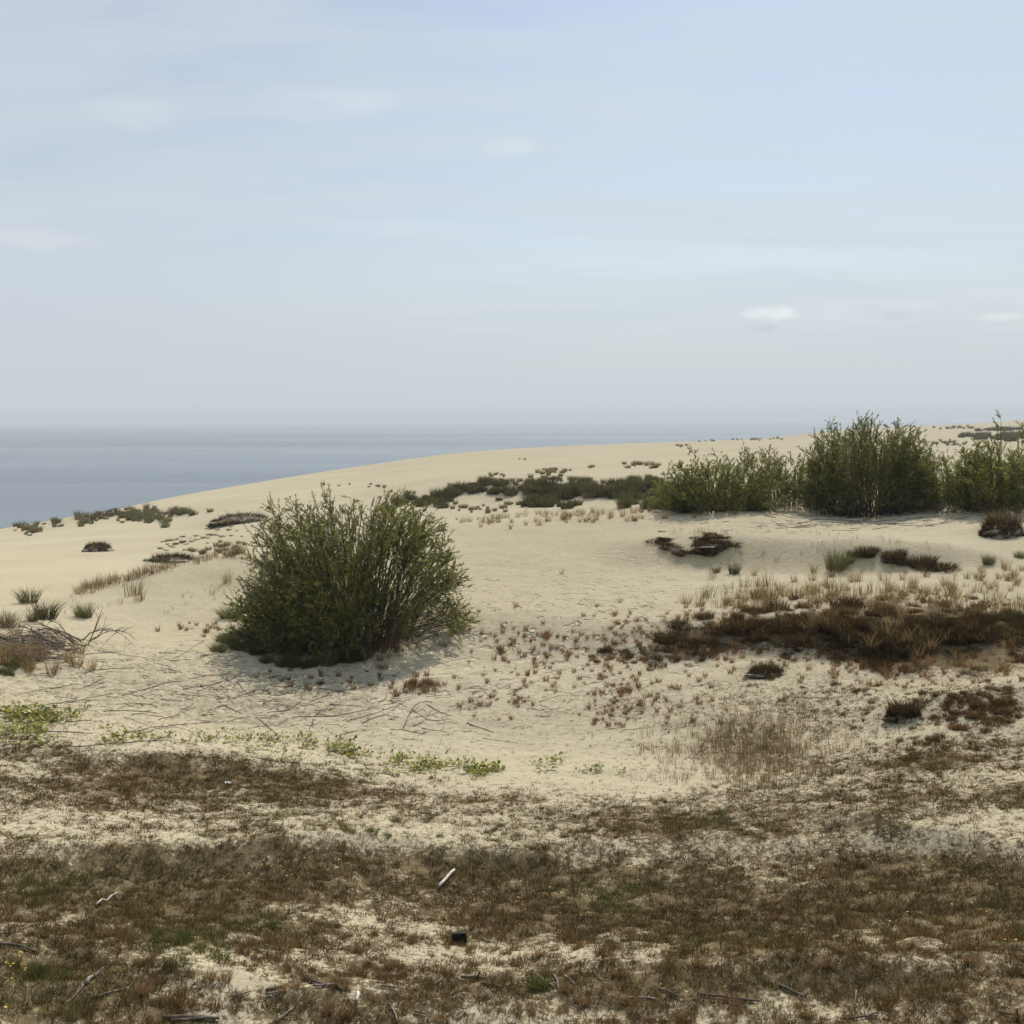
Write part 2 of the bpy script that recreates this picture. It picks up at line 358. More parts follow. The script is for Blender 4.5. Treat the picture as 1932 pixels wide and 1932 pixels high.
# close the ring behind the camera
qb = np.stack([ii[-1, :-1], ii[-1, 1:], ii[0, 1:], ii[0, :-1]], -1).reshape(-1, 4)
# and the small disc under the camera
vs = np.concatenate([vs, [[0, 0, float(Z[:, 0].mean()) + CAM_H]]])
me = mesh_data('dune_ground', vs, np.concatenate([q, qb])[:, ::-1], mat=M_SAND, smooth_shade=True)
at2 = me.attributes.new('trample', 'FLOAT', 'POINT'); at2.data.foreach_set('value', np.concatenate([np.where((rs[None] < 70) & front[:, None], np.clip(tr, 0, 1), 0).ravel(), [0]]).astype(np.float32))
at = me.attributes.new('cover', 'FLOAT', 'POINT'); at.data.foreach_set('value', np.concatenate([CV.ravel(), [0]]).astype(np.float32))
g = obj('dune_ground', me); tag(g, 'pale sand dunes running from the heath in front to the rim above the lagoon', 'ground', kind='structure')

# ------------------------------------------------------------------ the lagoon
def water_mat():
    m, nt, out = new_mat('lagoon_water'); N = nt.nodes; L = nt.links
    geo = N.new('ShaderNodeNewGeometry'); P = geo.outputs['Position']
    b = N.new('ShaderNodeBsdfPrincipled')
    b.inputs['Base Color'].default_value = (.055, .072, .086, 1); b.inputs['IOR'].default_value = 1.33; b.inputs['Specular IOR Level'].default_value = .42
    mp = N.new('ShaderNodeMapping'); mp.inputs['Scale'].default_value = (.0003, .0022, 1); mp.inputs['Rotation'].default_value = (0, 0, .05); L.new(P, mp.inputs['Vector'])
    n = N.new('ShaderNodeTexNoise'); n.inputs['Scale'].default_value = 1; n.inputs['Detail'].default_value = 6; n.inputs['Roughness'].default_value = .6; L.new(mp.outputs[0], n.inputs['Vector'])
    # calm slicks are smoother than the wind-roughened water
    mr = N.new('ShaderNodeMapRange'); mr.inputs['From Min'].default_value = .35; mr.inputs['From Max'].default_value = .65; mr.inputs['To Min'].default_value = .16; mr.inputs['To Max'].default_value = .34
    L.new(n.outputs['Fac'], mr.inputs['Value']); 
    sp_ = N.new('ShaderNodeSeparateXYZ'); L.new(P, sp_.inputs[0])
    nf = N.new('ShaderNodeMath'); nf.operation = 'MULTIPLY_ADD'; L.new(n.outputs['Fac'], nf.inputs[0]); nf.inputs[1].default_value = 3200; L.new(sp_.outputs['Y'], nf.inputs[2])
    cm = N.new('ShaderNodeMapRange'); cm.inputs['From Min'].default_value = 3900; cm.inputs['From Max'].default_value = 6000; cm.inputs['To Min'].default_value = 1; cm.inputs['To Max'].default_value = .12; L.new(nf.outputs[0], cm.inputs['Value'])
    rm = N.new('ShaderNodeMath'); rm.operation = 'MULTIPLY'; L.new(mr.outputs['Result'], rm.inputs[0]); L.new(cm.outputs['Result'], rm.inputs[1]); L.new(rm.outputs[0], b.inputs['Roughness'])
    mp2 = N.new('ShaderNodeMapping'); mp2.inputs['Scale'].default_value = (.10, .26, 1); mp2.inputs['Rotation'].default_value = (0, 0, .3); L.new(P, mp2.inputs['Vector'])
    w = N.new('ShaderNodeTexNoise'); w.inputs['Scale'].default_value = 1; w.inputs['Detail'].default_value = 5; w.inputs['Roughness'].default_value = .65; L.new(mp2.outputs[0], w.inputs['Vector'])
    bp = N.new('ShaderNodeBump'); bp.inputs['Strength'].default_value = .06; bp.inputs['Distance'].default_value = .5
    L.new(w.outputs['Fac'], bp.inputs['Height']); L.new(bp.outputs[0], b.inputs['Normal'])
    L.new(b.outputs[0], out.inputs['Surface']); return m
M_WATER = water_mat()
FAR = 32000
na2 = 96; rw = np.array([60, 300, 700, 1500, 3000, 6000, 12000, 20000, FAR])
aw = np.linspace(-math.pi, math.pi, na2, endpoint=False)
wv = np.stack([rw[None] * np.sin(aw)[:, None], rw[None] * np.cos(aw)[:, None], np.zeros((na2, len(rw)))], -1).reshape(-1, 3)
iw = np.arange(na2 * len(rw)).reshape(na2, len(rw)); iw = np.concatenate([iw, iw[:1]])
qw = np.stack([iw[:-1, :-1], iw[:-1, 1:], iw[1:, 1:], iw[1:, :-1]], -1).reshape(-1, 4)[:, ::-1]
tag(obj('lagoon_water', mesh_data('lagoon_water', wv, qw, mat=M_WATER)), 'calm grey-blue lagoon reaching to the hazy horizon', 'water', kind='structure')

# ------------------------------------------------------------------ the far shore at the right edge: low spit with a wood on it
def far_shore():
    D = 9000
    c = np.array([D * math.tan(float(ray(1960, 778)[0])), D, 0])
    xs = np.linspace(-330, 1400, 120); V_, T = [], []
    h = 2.0 + 2.2 * smooth(-330, 200, xs)
    for k, x in enumerate(xs):
        yc = 120 * math.sin(x / 500)
        for (dy, z) in ((-90, -.5), (-60, h[k]), (160, h[k] + 1), (220, -.5)): V_.append((c[0] + x, c[1] + yc + dy, z))
    n = len(xs); i4 = np.arange(n * 4).reshape(n, 4)
    T = np.stack([i4[:-1, :-1], i4[1:, :-1], i4[1:, 1:], i4[:-1, 1:]], -1).reshape(-1, 4)
    m, nt, out = new_mat('far_meadow'); b = nt.nodes.new('ShaderNodeBsdfDiffuse'); b.inputs['Color'].default_value = (.09, .10, .06, 1); nt.links.new(b.outputs[0], out.inputs['Surface'])
    tag(obj('far_headland', mesh_data('far_headland', V_, T, mat=m)), 'low blue headland beyond the water at the right edge', 'headland', kind='structure')
    # crowns of the wood: many leaf-clump faces over a ragged canopy line
    r2 = np.random.default_rng(3); n = 9000
    x = r2.uniform(-120, 1350, n); keep = smooth(-140, -20, x) * (.35 + .65 * (vnoise(x / 60, x * 0, 8) > -.35)) > r2.random(n); x = x[keep]; n = len(x)
    yc = 120 * np.sin(x / 500) + r2.uniform(-30, 120, n)
    top = 15 + 6 * vnoise(x / 45, x * 0, 4) + 3 * vnoise(x / 14, x * 0, 5)
    z = 3 + top * r2.random(n) ** .7
    p = np.stack([c[0] + x, c[1] + yc, z], -1)
    d = r2.normal(size=(n, 3)); d /= np.linalg.norm(d, axis=1, keepdims=True); e = np.cross(d, r2.normal(size=(n, 3))); e /= np.linalg.norm(e, axis=1, keepdims=True)
    s = r2.uniform(1.2, 2.6, (n, 1))
    vv = np.stack([p - d * s, p - e * s * .8, p + d * s, p + e * s * .8], 1).reshape(-1, 3); ff = np.arange(n * 4).reshape(n, 4)
    cc = np.repeat(np.array([[.035, .05, .025]]) * r2.uniform(.7, 1.3, (n, 1)), 4, 0)
    tag(obj('far_wood', mesh_data('far_wood', vv, ff, cc, M_LEAF)), 'dark wood standing on the far headland at the right edge', 'wood', kind='stuff')
far_shore()

# ------------------------------------------------------------------ blades: every tuft of grass is made of bent tapering blades
def blades(root, h, lean, phi, w, c0, c1, droop=0.0, rs_=None):
    """root (N,3); h height; lean sideways reach; phi direction; w width; colours (N,3) at root and tip"""
    n = len(root); rs_ = rs_ or rng
    dirv = np.stack([np.cos(phi), np.sin(phi), np.zeros(n)], -1)
    sa = rs_.uniform(0, math.pi, n); side = np.stack([np.cos(sa), np.sin(sa), np.zeros(n)], -1) * (w / 2)[:, None]
    def pt(t): 
        return root + dirv * (lean * t ** 1.7)[:, None] + np.stack([np.zeros(n), np.zeros(n), h * (t - droop * t * t)], -1)
    o = np.ones(n)
    p0, p1, p2 = pt(0 * o), pt(.55 * o), pt(1 * o)
    v = np.stack([p0 - side, p0 + side, p1 - side * .75, p1 + side * .75, p2], 1).reshape(-1, 3)
    i = np.arange(n)[:, None] * 5
    f = np.concatenate([i + [0, 1, 3], i + [0, 3, 2], i + [2, 3, 4]], 0)
    cm = c0 * .5 + c1 * .5
    c = np.stack([c0, c0, cm, cm, c1], 1).reshape(-1, 3)
    return v, f, c

def pick(cols, n, r_, jit=.2):
    cols = np.asarray(cols, float); k = r_.integers(0, len(cols), n)
    return cols[k] * r_.uniform(1 - jit, 1 + jit, (n, 1))

STRAW = [(.35, .255, .125), (.30, .215, .095), (.39, .30, .165)]
RUSSET = [(.20, .10, .042), (.175, .085, .036), (.235, .135, .06), (.125, .07, .032)]
BROWN = [(.14, .082, .03), (.11, .065, .025), (.17, .105, .042), (.20, .13, .058)]
DARK = [(.052, .036, .018), (.066, .045, .021), (.046, .042, .018)]
OLIVE = [(.11, .10, .034), (.09, .088, .03), (.135, .12, .045)]
GREEN = [(.085, .115, .028), (.075, .10, .025), (.11, .135, .038)]
MARRAM = [(.15, .145, .07), (.175, .16, .085), (.12, .125, .058), (.235, .20, .115)]
HEATH = [(.045, .030, .017), (.056, .034, .017), (.042, .032, .016), (.085, .05, .024), (.042, .04, .019)]

def tuft_mesh(name, n, rad, h, spread, w, cols0, cols1, seed, up=1.0, droop=0.0, dome=0):
    """one tuft: roots within rad, blades fanning out by spread times their height"""
    r_ = np.random.default_rng(seed)
    a = r_.uniform(0, 2 * math.pi, n); q_ = np.sqrt(r_.random(n)); 
    root = np.stack([rad * q_ * np.cos(a), rad * q_ * np.sin(a), -.02 * np.ones(n)], -1)
    hh = h * r_.uniform(.55, 1.1, n) * (1 - .45 * dome * q_ ** 2)
    phi = a + r_.normal(0, .7, n)
    lean = hh * spread * (.25 + q_) * r_.uniform(.4, 1.2, n)
    v, f, c = blades(root, hh, lean, phi, w * r_.uniform(.7, 1.3, n), pick(cols0, n, r_), pick(cols1, n, r_), droop, r_)
    return mesh_data(name, v, f, c, M_GRASS)

PROTO = {}
def proto(key, name, k, *a, **kw):
    PROTO[key] = [tuft_mesh(name, *a, seed=100 + 17 * i + len(PROTO) * 131, **kw) for i in range(k)]
    for m in PROTO[key]: m['object_name'] = name
proto('hair', 'hair_grass_tuft', 6, 46, .035, .16, .6, .006, BROWN, RUSSET)
proto('hairdark', 'dark_grass_tuft', 6, 130, .085, .16, .7, .008, DARK, BROWN + RUSSET, dome=1)
proto('near', 'heath_grass_tuft', 7, 120, .045, .15, .7, .005, BROWN, RUSSET + STRAW + BROWN, dome=.5)
proto('neargreen', 'green_grass_tuft', 4, 150, .07, .13, .75, .006, OLIVE, GREEN + OLIVE, dome=.6)
proto('reed', 'beach_grass_tuft', 6, 26, .16, .55, .35, .011, BROWN, STRAW + MARRAM, droop=.1)
proto('shoot', 'dry_shoot', 5, 9, .14, .5, .3, .011, BROWN, STRAW + MARRAM, droop=.1)
proto('marram', 'marram_tuft', 6, 170, .20, .62, .6, .015, DARK + OLIVE, MARRAM, droop=.1)
proto('marramgreen', 'green_marram_tuft', 3, 420, .24, .52, .75, .009, OLIVE, GREEN + MARRAM, dome=.5)
proto('farmarram', 'marram_tuft', 7, 110, .42, 1.1, .6, .04, OLIVE + DARK[:1], MARRAM, droop=.08, dome=.3)
proto('scrub', 'scrub_clump', 7, 330, .75, 1.1, .6, .042, DARK + OLIVE, OLIVE + MARRAM[:1] + DARK, dome=.8)
proto('heath', 'heath_clump', 7, 330, .34, .34, .8, .012, HEATH, HEATH + HEATH + HEATH + RUSSET[1:2] + BROWN[1:2] + STRAW[1:2], dome=.4)
proto('roots', 'root_clump', 5, 150, .22, .30, 1.1, .014, DARK, DARK + HEATH, droop=.75)
proto('straw', 'straw_grass_tuft', 4, 60, .10, .5, .6, .008, BROWN, STRAW, droop=.15)

def plant(key, u, v, label, cat='grass tuft', group=None, s=1.0, r_=None, p=None, sz=None):
    r_ = r_ or rng
    m = PROTO[key][int(r_.integers(0, len(PROTO[key])))]
    if p is None: p = hit([u], [v])[0]
    o = obj(m['object_name'], m, loc=(p[0], p[1], p[2] - .01), rz=float(r_.uniform(0, 6.28)), s=(s * float(r_.uniform(.75, 1.35)), s * float(r_.uniform(.75, 1.2)), s * (float(r_.uniform(.8, 1.2)) if sz is None else sz if np.isscalar(sz) else float(r_.uniform(*sz)))))
    o.rotation_euler[0] = float(r_.normal(0, .09)); o.rotation_euler[1] = float(r_.normal(0, .09))
    return tag(o, label, cat, group)

def scatter(key, n, centre, spread, label, group, s=(.7, 1.3), cat='grass tuft', seed=1, clip=None, line=None, sz=None):
    """n individuals about a photo spot (gaussian) or along a photo polyline"""
    r_ = np.random.default_rng(seed); k = 0
    us, vs_ = [], []
    while len(us) < n:
        if line is not None:
            L = np.asarray(line, float); seg = r_.integers(0, len(L) - 1); t = r_.random(); c = L[seg] * (1 - t) + L[seg + 1] * t
            u = c[0] + r_.normal(0, spread[0]); v = c[1] + r_.normal(0, spread[1])
        else:
            u = centre[0] + r_.normal(0, spread[0]); v = centre[1] + r_.normal(0, spread[1])
        if clip is None or clip(u, v): us.append(u); vs_.append(v)
    P_ = hit(us, vs_)
    out = []
    for p in P_:
        out.append(plant(key, 0, 0, label, cat, group, float(r_.uniform(*s)), r_, p, sz))
    return out

def scatter_stuff(name, key, n, centre, spread, label, cat, s=(.7, 1.3), seed=1, clip=None, line=None):
    """the same scatter merged into one uncountable object"""
    r_ = np.random.default_rng(seed); us, vs_ = [], []
    while len(us) < n:
        if line is not None:
            L = np.asarray(line, float); seg = r_.integers(0, len(L) - 1); t = r_.random(); c = L[seg] * (1 - t) + L[seg + 1] * t
        else: c = centre
        u = c[0] + r_.normal(0, spread[0]); v = c[1] + r_.normal(0, spread[1])
        if clip is None or clip(u, v): us.append(u); vs_.append(v)
    P_ = hit(us, vs_); V_, F_, C_ = [], [], []; k = 0
    data = []
    for m in PROTO[key]:
        v = np.empty(len(m.vertices) * 3, np.float32); m.vertices.foreach_get('co', v); f = np.empty(len(m.loops), np.int32); m.loops.foreach_get('vertex_index', f)
        q_ = np.empty(len(m.vertices) * 4, np.float32); m.color_attributes['tint'].data.foreach_get('color', q_)
        data.append((v.reshape(-1, 3), f.reshape(-1, 3), q_.reshape(-1, 4)[:, :3]))
    for p in P_:
        v, f, q_ = data[int(r_.integers(0, len(data)))]; a = r_.uniform(0, 6.28); sc = r_.uniform(*s); R2 = np.array([[math.cos(a), -math.sin(a), 0], [math.sin(a), math.cos(a), 0], [0, 0, 1]])
        V_.append(v @ R2.T * sc + p - np.array([0, 0, .01])); F_.append(f + k); C_.append(q_ * r_.uniform(.75, 1.25)); k += len(v)
    tag(obj(name, mesh_data(name, np.concatenate(V_), np.concatenate(F_), np.concatenate(C_), M_GRASS)), label, cat, kind='stuff')

# ------------------------------------------------------------------ tubes for stems, twigs and driftwood
def tube(path, rad, k=5):
    path = np.asarray(path, float); n = len(path); rad = np.broadcast_to(rad, (n,)).astype(float)
    t = np.gradient(path, axis=0); t /= np.linalg.norm(t, axis=1, keepdims=True) + 1e-9
    ref = np.array([0, 0, 1.0]) if abs(t[0, 2]) < .9 else np.array([1.0, 0, 0])
    a = np.cross(t, ref); a /= np.linalg.norm(a, axis=1, keepdims=True) + 1e-9; b = np.cross(t, a)
    th = np.linspace(0, 2 * math.pi, k, endpoint=False)
    v = path[:, None] + rad[:, None, None] * (np.cos(th)[None, :, None] * a[:, None] + np.sin(th)[None, :, None] * b[:, None])
    i = np.arange(n * k).reshape(n, k); j = np.roll(i, -1, 1)
    f = np.stack([i[:-1], j[:-1], j[1:], i[1:]], -1).reshape(-1, 4)
    v = v.reshape(-1, 3)
    # caps: collapse to a centre point with degenerate-free fan of quads is not needed on thin twigs; close thick ends
    v = np.concatenate([v, path[:1], path[-1:]]); c0, c1 = n * k, n * k + 1
    cap = np.concatenate([np.stack([np.full(k, c0), j[0], i[0], np.full(k, c0)], -1)[:, :3], np.stack([np.full(k, c1), i[-1], j[-1], np.full(k, c1)], -1)[:, :3]])
    tri = np.concatenate([f[:, [0, 1, 2]], f[:, [0, 2, 3]], cap])
    return v, tri

class Bag:
    def __init__(s): s.v = []; s.f = []; s.c = []; s.n = 0
    def add(s, v, f, c=None):
        s.v.append(v); s.f.append(np.asarray(f) + s.n); s.n += len(v)
        if c is not None: s.c.append(c)
    def mesh(s, name, mat, smooth_shade=False):
        return mesh_data(name, np.concatenate(s.v), np.concatenate(s.f), np.concatenate(s.c) if s.c else None, mat, smooth_shade)

def unit(a): return a / (np.linalg.norm(a, axis=-1, keepdims=True) + 1e-9)

# ------------------------------------------------------------------ willows: a fan of stems, twigs on their outer parts, narrow leaves on the twigs
LEAFC = [(.16, .185, .03), (.115, .145, .024), (.205, .22, .036), (.25, .235, .05), (.17, .125, .04), (.09, .115, .024)]
def willow(u, v, hw, hd, h, nst, ntw, nlf, label, seed, base=.45, leaf=.085, low=.35, lean=(0, 0), tall=(), stem_r=.02, tmin=.3, cols=LEAFC, flat=.8, leaf_w=.22, bare=0.0, lumpy=1.0, fill=.3, skirt=.0, bare_right=.0):
    r_ = np.random.default_rng(seed)
    c = hit([u], [v])[0]
    root = empty('willow_bush', c); tag(root, label, 'bush', 'green willow bushes on the dunes')
    st = Bag(); LP, LD, LS = [], [], []
    stems = []
    ph0 = r_.uniform(0, 6.28)
    for k in range(nst):
        th = r_.uniform(0, 2 * math.pi); sp_ = r_.uniform(low, 1.0); sk = r_.random() < skirt
        if sk: sp_ = r_.uniform(0, .4); th = r_.uniform(1.35, 4.9)
        cp = math.sqrt(1 - sp_ ** 2)
        lump = 1 + lumpy * (.16 * math.sin(2.3 * th + ph0 + 3 * sp_) + .12 * float(vnoise(np.array(math.cos(th) * 2.5 + ph0), np.array(math.sin(th) * 2.5 + sp_ * 3), seed)))
        f_ = r_.uniform(.25, 1.0) ** fill * (.93 + .07 * lump)
        tip = np.array([hw * cp ** flat * math.cos(th), hd * cp ** flat * math.sin(th)]) * f_ * lump ** .6
        zt = h * sp_ * f_ * lump ** .5
        b = tip * (.75 if sk else base) * r_.uniform(.5, 1.1) + r_.normal(0, .10, 2) * hw * .6
        tip = tip + np.array(lean) * zt / h
        stems.append((b, tip, zt))
    for (tx, ty, tz) in tall: stems.append((np.array([tx * .8, ty]), np.array([tx, ty]), tz))
    for (b, tip, zt) in stems:
        gb = float(ground(c[0] + b[0], c[1] + b[1])) - c[2]
        gt = float(ground(c[0] + tip[0], c[1] + tip[1])) - c[2]
        p0 = np.array([b[0], b[1], gb - .05]); p2 = np.array([tip[0], tip[1], max(zt, gt + .25)])
        p1 = np.array([*(b + (tip - b) * r_.uniform(.25, .55)), gb + (p2[2] - gb) * r_.uniform(.55, .72)])
        t = np.linspace(0, 1, 9)[:, None]
        path = (1 - t) ** 2 * p0 + 2 * t * (1 - t) * p1 + t * t * p2
        path[1:-1] += r_.normal(0, .025, (7, 3)) * h / 4
        L = np.linalg.norm(p2 - p0)
        st.add(*tube(path, np.linspace(stem_r * (.5 + .13 * L), .005, 9), 4))
        nt_ = max(5, int(ntw * L / h * r_.uniform(.7, 1.2)))
        tt = r_.uniform(min(.75, tmin + bare_right * max(0, tip[0] / hw)), 1.0, nt_) ** .8
        for q_ in tt:
            f_ = q_ * 8; i0 = min(int(f_), 7); fr = f_ - i0
            o = path[i0] * (1 - fr) + path[i0 + 1] * fr
            tg = unit(path[i0 + 1] - path[i0]); outw = np.array([tip[0] - b[0], tip[1] - b[1], 0]); outw = outw / (np.linalg.norm(outw) + .3)
            tipw = max(0., (q_ - .7) / .3); d = unit(tg * (.75 - .25 * tipw) + outw * .25 + np.array([0, 0, .3 - .2 * tipw]) + r_.normal(0, .38 + .42 * tipw, 3))
            ln = r_.uniform(.2, .7) * (h / 4) ** .7 * (1.35 - .75 * q_)
            bend = r_.normal(0, .12, 3) + np.array([0, 0, .1])
            s_ = np.linspace(0, 1, 4)[:, None]
            tp = o + d * ln * s_ + bend * ln * s_ ** 2
            g_ = ground(c[0] + tp[:, 0], c[1] + tp[:, 1]) - c[2]
            tp[:, 2] = np.maximum(tp[:, 2], g_ + .04)
            st.add(*tube(tp, np.linspace(.008, .0025, 4) * stem_r / .02, 3))
            if r_.random() < bare: continue
            m_ = int(nlf * r_.uniform(.6, 1.3) * (1.15 - .4 * q_))
            a_ = r_.uniform(.15, 1.05, m_)[:, None]
            LP.append(o + d * ln * a_ + bend * ln * a_ ** 2)
            LD.append(unit(unit(d + 2 * bend * .5) * .85 + r_.normal(0, .36, (m_, 3)) + np.array([0, 0, .18])))
            LS.append(leaf * r_.uniform(.6, 1.25, m_))
    LP = np.concatenate(LP); LD = np.concatenate(LD); LS = np.concatenate(LS)[:, None]; n = len(LP)
    g_ = ground(c[0] + LP[:, 0], c[1] + LP[:, 1]) - c[2]; LP[:, 2] = np.maximum(LP[:, 2], g_ + .05)
    sd = unit(np.cross(LD, r_.normal(size=(n, 3)))); w_ = LS * leaf_w * .5
    mid = LP + LD * LS * .45 
    vv = np.stack([LP, mid - sd * w_, LP + LD * LS - np.array([0, 0, .12]) * LS, mid + sd * w_], 1).reshape(-1, 3)
    ff = np.arange(n * 4).reshape(n, 4)
    cc = np.repeat(pick(cols, n, r_, .25), 4, 0)
    obj('stems', st.mesh('willow_stems', M_STEM), root)
    obj('foliage', mesh_data('willow_foliage', vv, ff, cc, M_LEAF), root)
    return root, n

# ------------------------------------------------------------------ willows
willow(668, 1203, 2.95, 2.1, 3.7, 640, 18, 28, 'large rounded green willow standing alone on the sand left of centre', 21, base=.5, leaf=.09, low=.06, lean=(-.12, 0), stem_r=.016, tmin=.26, flat=.52, lumpy=.18, fill=.16, skirt=.28, bare_right=.5)
willow(1358, 964, 3.1, 1.7, 2.6, 310, 16, 26, 'loose pale green willow with sand showing through, leftmost in the row on the right crest', 22, base=.6, leaf=.11, low=.03, stem_r=.014, flat=.55, tmin=.15, lumpy=.6, fill=.35, skirt=.2)
willow(1492, 957, 2.3, 1.6, 2.6, 170, 14, 22, 'thin upright willow between the loose pale willow and the tallest willow', 23, base=.7, leaf=.11, low=.05, stem_r=.014, flat=.5, tmin=.18, fill=.35)
willow(1642, 969, 3.15, 1.9, 3.8, 560, 16, 30, 'tallest and densest willow on the right crest with dark stems below', 24, base=.66, leaf=.11, low=.08, stem_r=.017, flat=.45, tall=((-1.75, 0, 3.9), (-1.6, .2, 3.7)), tmin=.3, lumpy=.4, fill=.3)
willow(1805, 954, 2.3, 1.7, 2.35, 190, 14, 22, 'low open willow just right of the tallest willow', 25, base=.7, leaf=.11, low=.05, stem_r=.014, flat=.5, tmin=.15, fill=.35)
willow(1905, 960, 2.7, 1.8, 2.75, 340, 16, 27, 'willow with long bare-stemmed shoots at the right edge of the photo', 26, base=.66, leaf=.11, low=.05, stem_r=.016, flat=.5, tall=((-.6, 0, 3.2), (-.35, .3, 3.5), (.4, 0, 3.3)), tmin=.22, lumpy=.6, fill=.3)

# green understory at the willows
scatter('marramgreen', 46, (1310, 959), (62, 4), 'low green grass tuft at the foot of the loose pale willow', 'green grass under the left crest willow', (.7, 1.5), seed=31, clip=lambda u, v: 946 < v < 968)
scatter('marramgreen', 18, (1850, 950), (55, 6), 'low green grass tuft under the willows at the right edge', 'green grass under the right edge willows', (.6, 1.2), seed=32, clip=lambda u, v: 940 < v < 966)
scatter('reed', 26, (1840, 948), (60, 8), 'thin dry grass tuft on the sand bank under the right edge willows', 'dry grass under the right edge willows', (.5, 1.0), seed=33, clip=lambda u, v: 938 < v < 966)
for (u, v, s, lb) in [(437, 1166, 1.05, 'dark green grass tuft at the left flank of the large rounded willow'), (455, 1200, .75, 'shaded grass tuft at the lower left foot of the large rounded willow')]:
    plant('marramgreen', u, v, lb, s=s)
scatter('marramgreen', 30, None, (24, 9), 'dark green grass tuft under the lower left boughs of the large rounded willow', 'green grass under the large willow', (.3, .9), seed=35, line=[(445, 1205), (480, 1222), (540, 1236), (620, 1240), (700, 1234)])
scatter('straw', 60, None, (44, 11), 'dry grass tuft in the shade in front of the large rounded willow', 'grass in the shade of the large willow', (.45, .9), seed=34, line=[(470, 1215), (640, 1238), (800, 1210)])

# ------------------------------------------------------------------ dune grass on the near left
for (u, v, s, lb, key) in [
 (55, 1137, .95, 'olive marram tuft standing alone at far left above the driftwood', 'marram'), (84, 1168, 1.0, 'large olive marram tuft just above the driftwood pile', 'marram'),
 (62, 1172, .6, 'small brownish tuft touching the large olive marram tuft', 'marram'), (158, 1164, .95, 'rounded dark green grass tuft right of the large olive marram tuft', 'marramgreen'),
 (14, 1183, .85, 'marram tuft cut by the left edge of the photo', 'marram'), (428, 1100, .95, 'upright marram tuft on the slope left of the large willow', 'reed'),
 (250, 1122, 1.25, 'tall dry straw tuft on the left dune edge', 'reed'), (262, 1133, .8, 'small spiky green-based tuft right below the tall dry straw tuft', 'reed')]:
    plant(key, u, v, lb, s=s, sz=1.1 if key == 'reed' else 1)
    if key == 'reed': plant(key, u + 2, v + 1, 'thin dry shoots growing against a taller tuft on the left slope', group='shoots beside tufts on the left slope', s=s * .9)
scatter('reed', 62, None, (6, 4), 'thin straw tuft in the row along the left dune edge', 'straw row along the left dune edge', (.6, 1.05), seed=41, line=[(150, 1117), (200, 1103), (262, 1085), (320, 1068), (390, 1052), (460, 1042)])
scatter_stuff('straw_fringe', 'shoot', 220, None, (5, 4), 'thin fringe of straw shoots along the left dune edge', 'dry grass', (.4, .85), seed=45, line=[(145, 1119), (200, 1104), (262, 1087), (320, 1069), (390, 1053), (465, 1042)])
scatter('shoot', 28, None, (26, 10), 'short sparse shoots on the left dune slope', 'sparse shoots on the left slope', (.3, .6), seed=42, line=[(330, 1150), (385, 1130), (420, 1115), (440, 1110)])
scatter('shoot', 20, (170, 1140), (60, 14), 'short dry shoots scattered near the rounded green tuft', 'dry shoots at left', (.3, .6), seed=43)
scatter('hair', 22, (375, 1185), (45, 8), 'small dry tuft on the sand left of the large willow shadow', 'small tufts left of the large willow', (.6, 1.2), seed=44)

# ------------------------------------------------------------------ far left marram dunes
scatter('farmarram', 120, None, (14, 6), 'far olive marram tuft on the long left dune by the water', 'marram on the far left dune', (.35, 1.0), sz=(.6, 1.25), seed=51, line=[(10, 1000), (70, 993), (140, 983), (200, 976), (250, 972), (285, 977), (315, 985)])
scatter('farmarram', 34, (255, 974), (26, 7), 'far olive marram tuft on the hump of the long left dune', 'marram on the hump of the far left dune', (.5, 1.1), sz=(.6, 1.2), seed=52)
scatter('farmarram', 16, (342, 969), (15, 3), 'far marram tuft on the small round knoll left of the eroded mound', 'marram on the small far knoll', (.55, .95), seed=53)
scatter('farmarram', 40, None, (14, 7), 'small marram tuft on the sand left of the large willow', 'small marram left of the large willow', (.2, .55), sz=(.3, .65), seed=54, line=[(310, 1033), (350, 1020), (400, 1008), (455, 1000)])
scatter('farmarram', 22, None, (12, 4), 'marram tuft on the slope behind the straw row', 'marram behind the straw row', (.25, .5), seed=55, line=[(355, 1042), (400, 1038), (450, 1028)])
scatter('farmarram', 14, None, (10, 3), 'tiny marram tuft on the far dune above the large willow', 'tiny marram above the large willow', (.3, .55), seed=56, line=[(565, 915), (640, 912), (740, 922), (770, 935)])

# ------------------------------------------------------------------ the dark scrub bank in the middle distance
scatter('scrub', 120, None, (11, 7), 'dark green scrub clump on the shaded bank behind the sand crest', 'scrub on the middle bank', (.4, 1.2), sz=(.5, 1.1), seed=61, line=[(770, 945), (830, 945), (870, 930), (910, 920), (960, 928), (1010, 930), (1060, 928), (1110, 925), (1150, 935), (1200, 928), (1250, 922)], cat='scrub')
scatter('scrub', 50, (1070, 925), (70, 9), 'dark scrub clump on the shaded bank below the far dune', 'scrub on the middle bank, dense part', (.4, 1.0), sz=(.5, 1.1), seed=62, cat='scrub', clip=lambda u, v: 905 < v < 950)
scatter('scrub', 40, (1215, 925), (28, 9), 'dark scrub clump on the bank beside the loose pale willow', 'scrub beside the left crest willow', (.4, 1.0), sz=(.5, 1.1), seed=63, cat='scrub', clip=lambda u, v: 905 < v < 955)
scatter('scrub', 16, (1035, 952), (26, 6), 'brown scrub clump at the foot of the shaded bank', 'brown scrub at the bank foot', (.5, .9), seed=64, cat='scrub')
scatter_stuff('far_marram_fringe', 'farmarram', 70, None, (12, 3), 'fringe of dune grass along the top of the dark scrub bank', 'dune grass', (.3, .6), seed=65, line=[(840, 928), (900, 914), (960, 912), (1010, 905), (1060, 904), (1140, 912), (1230, 905)])
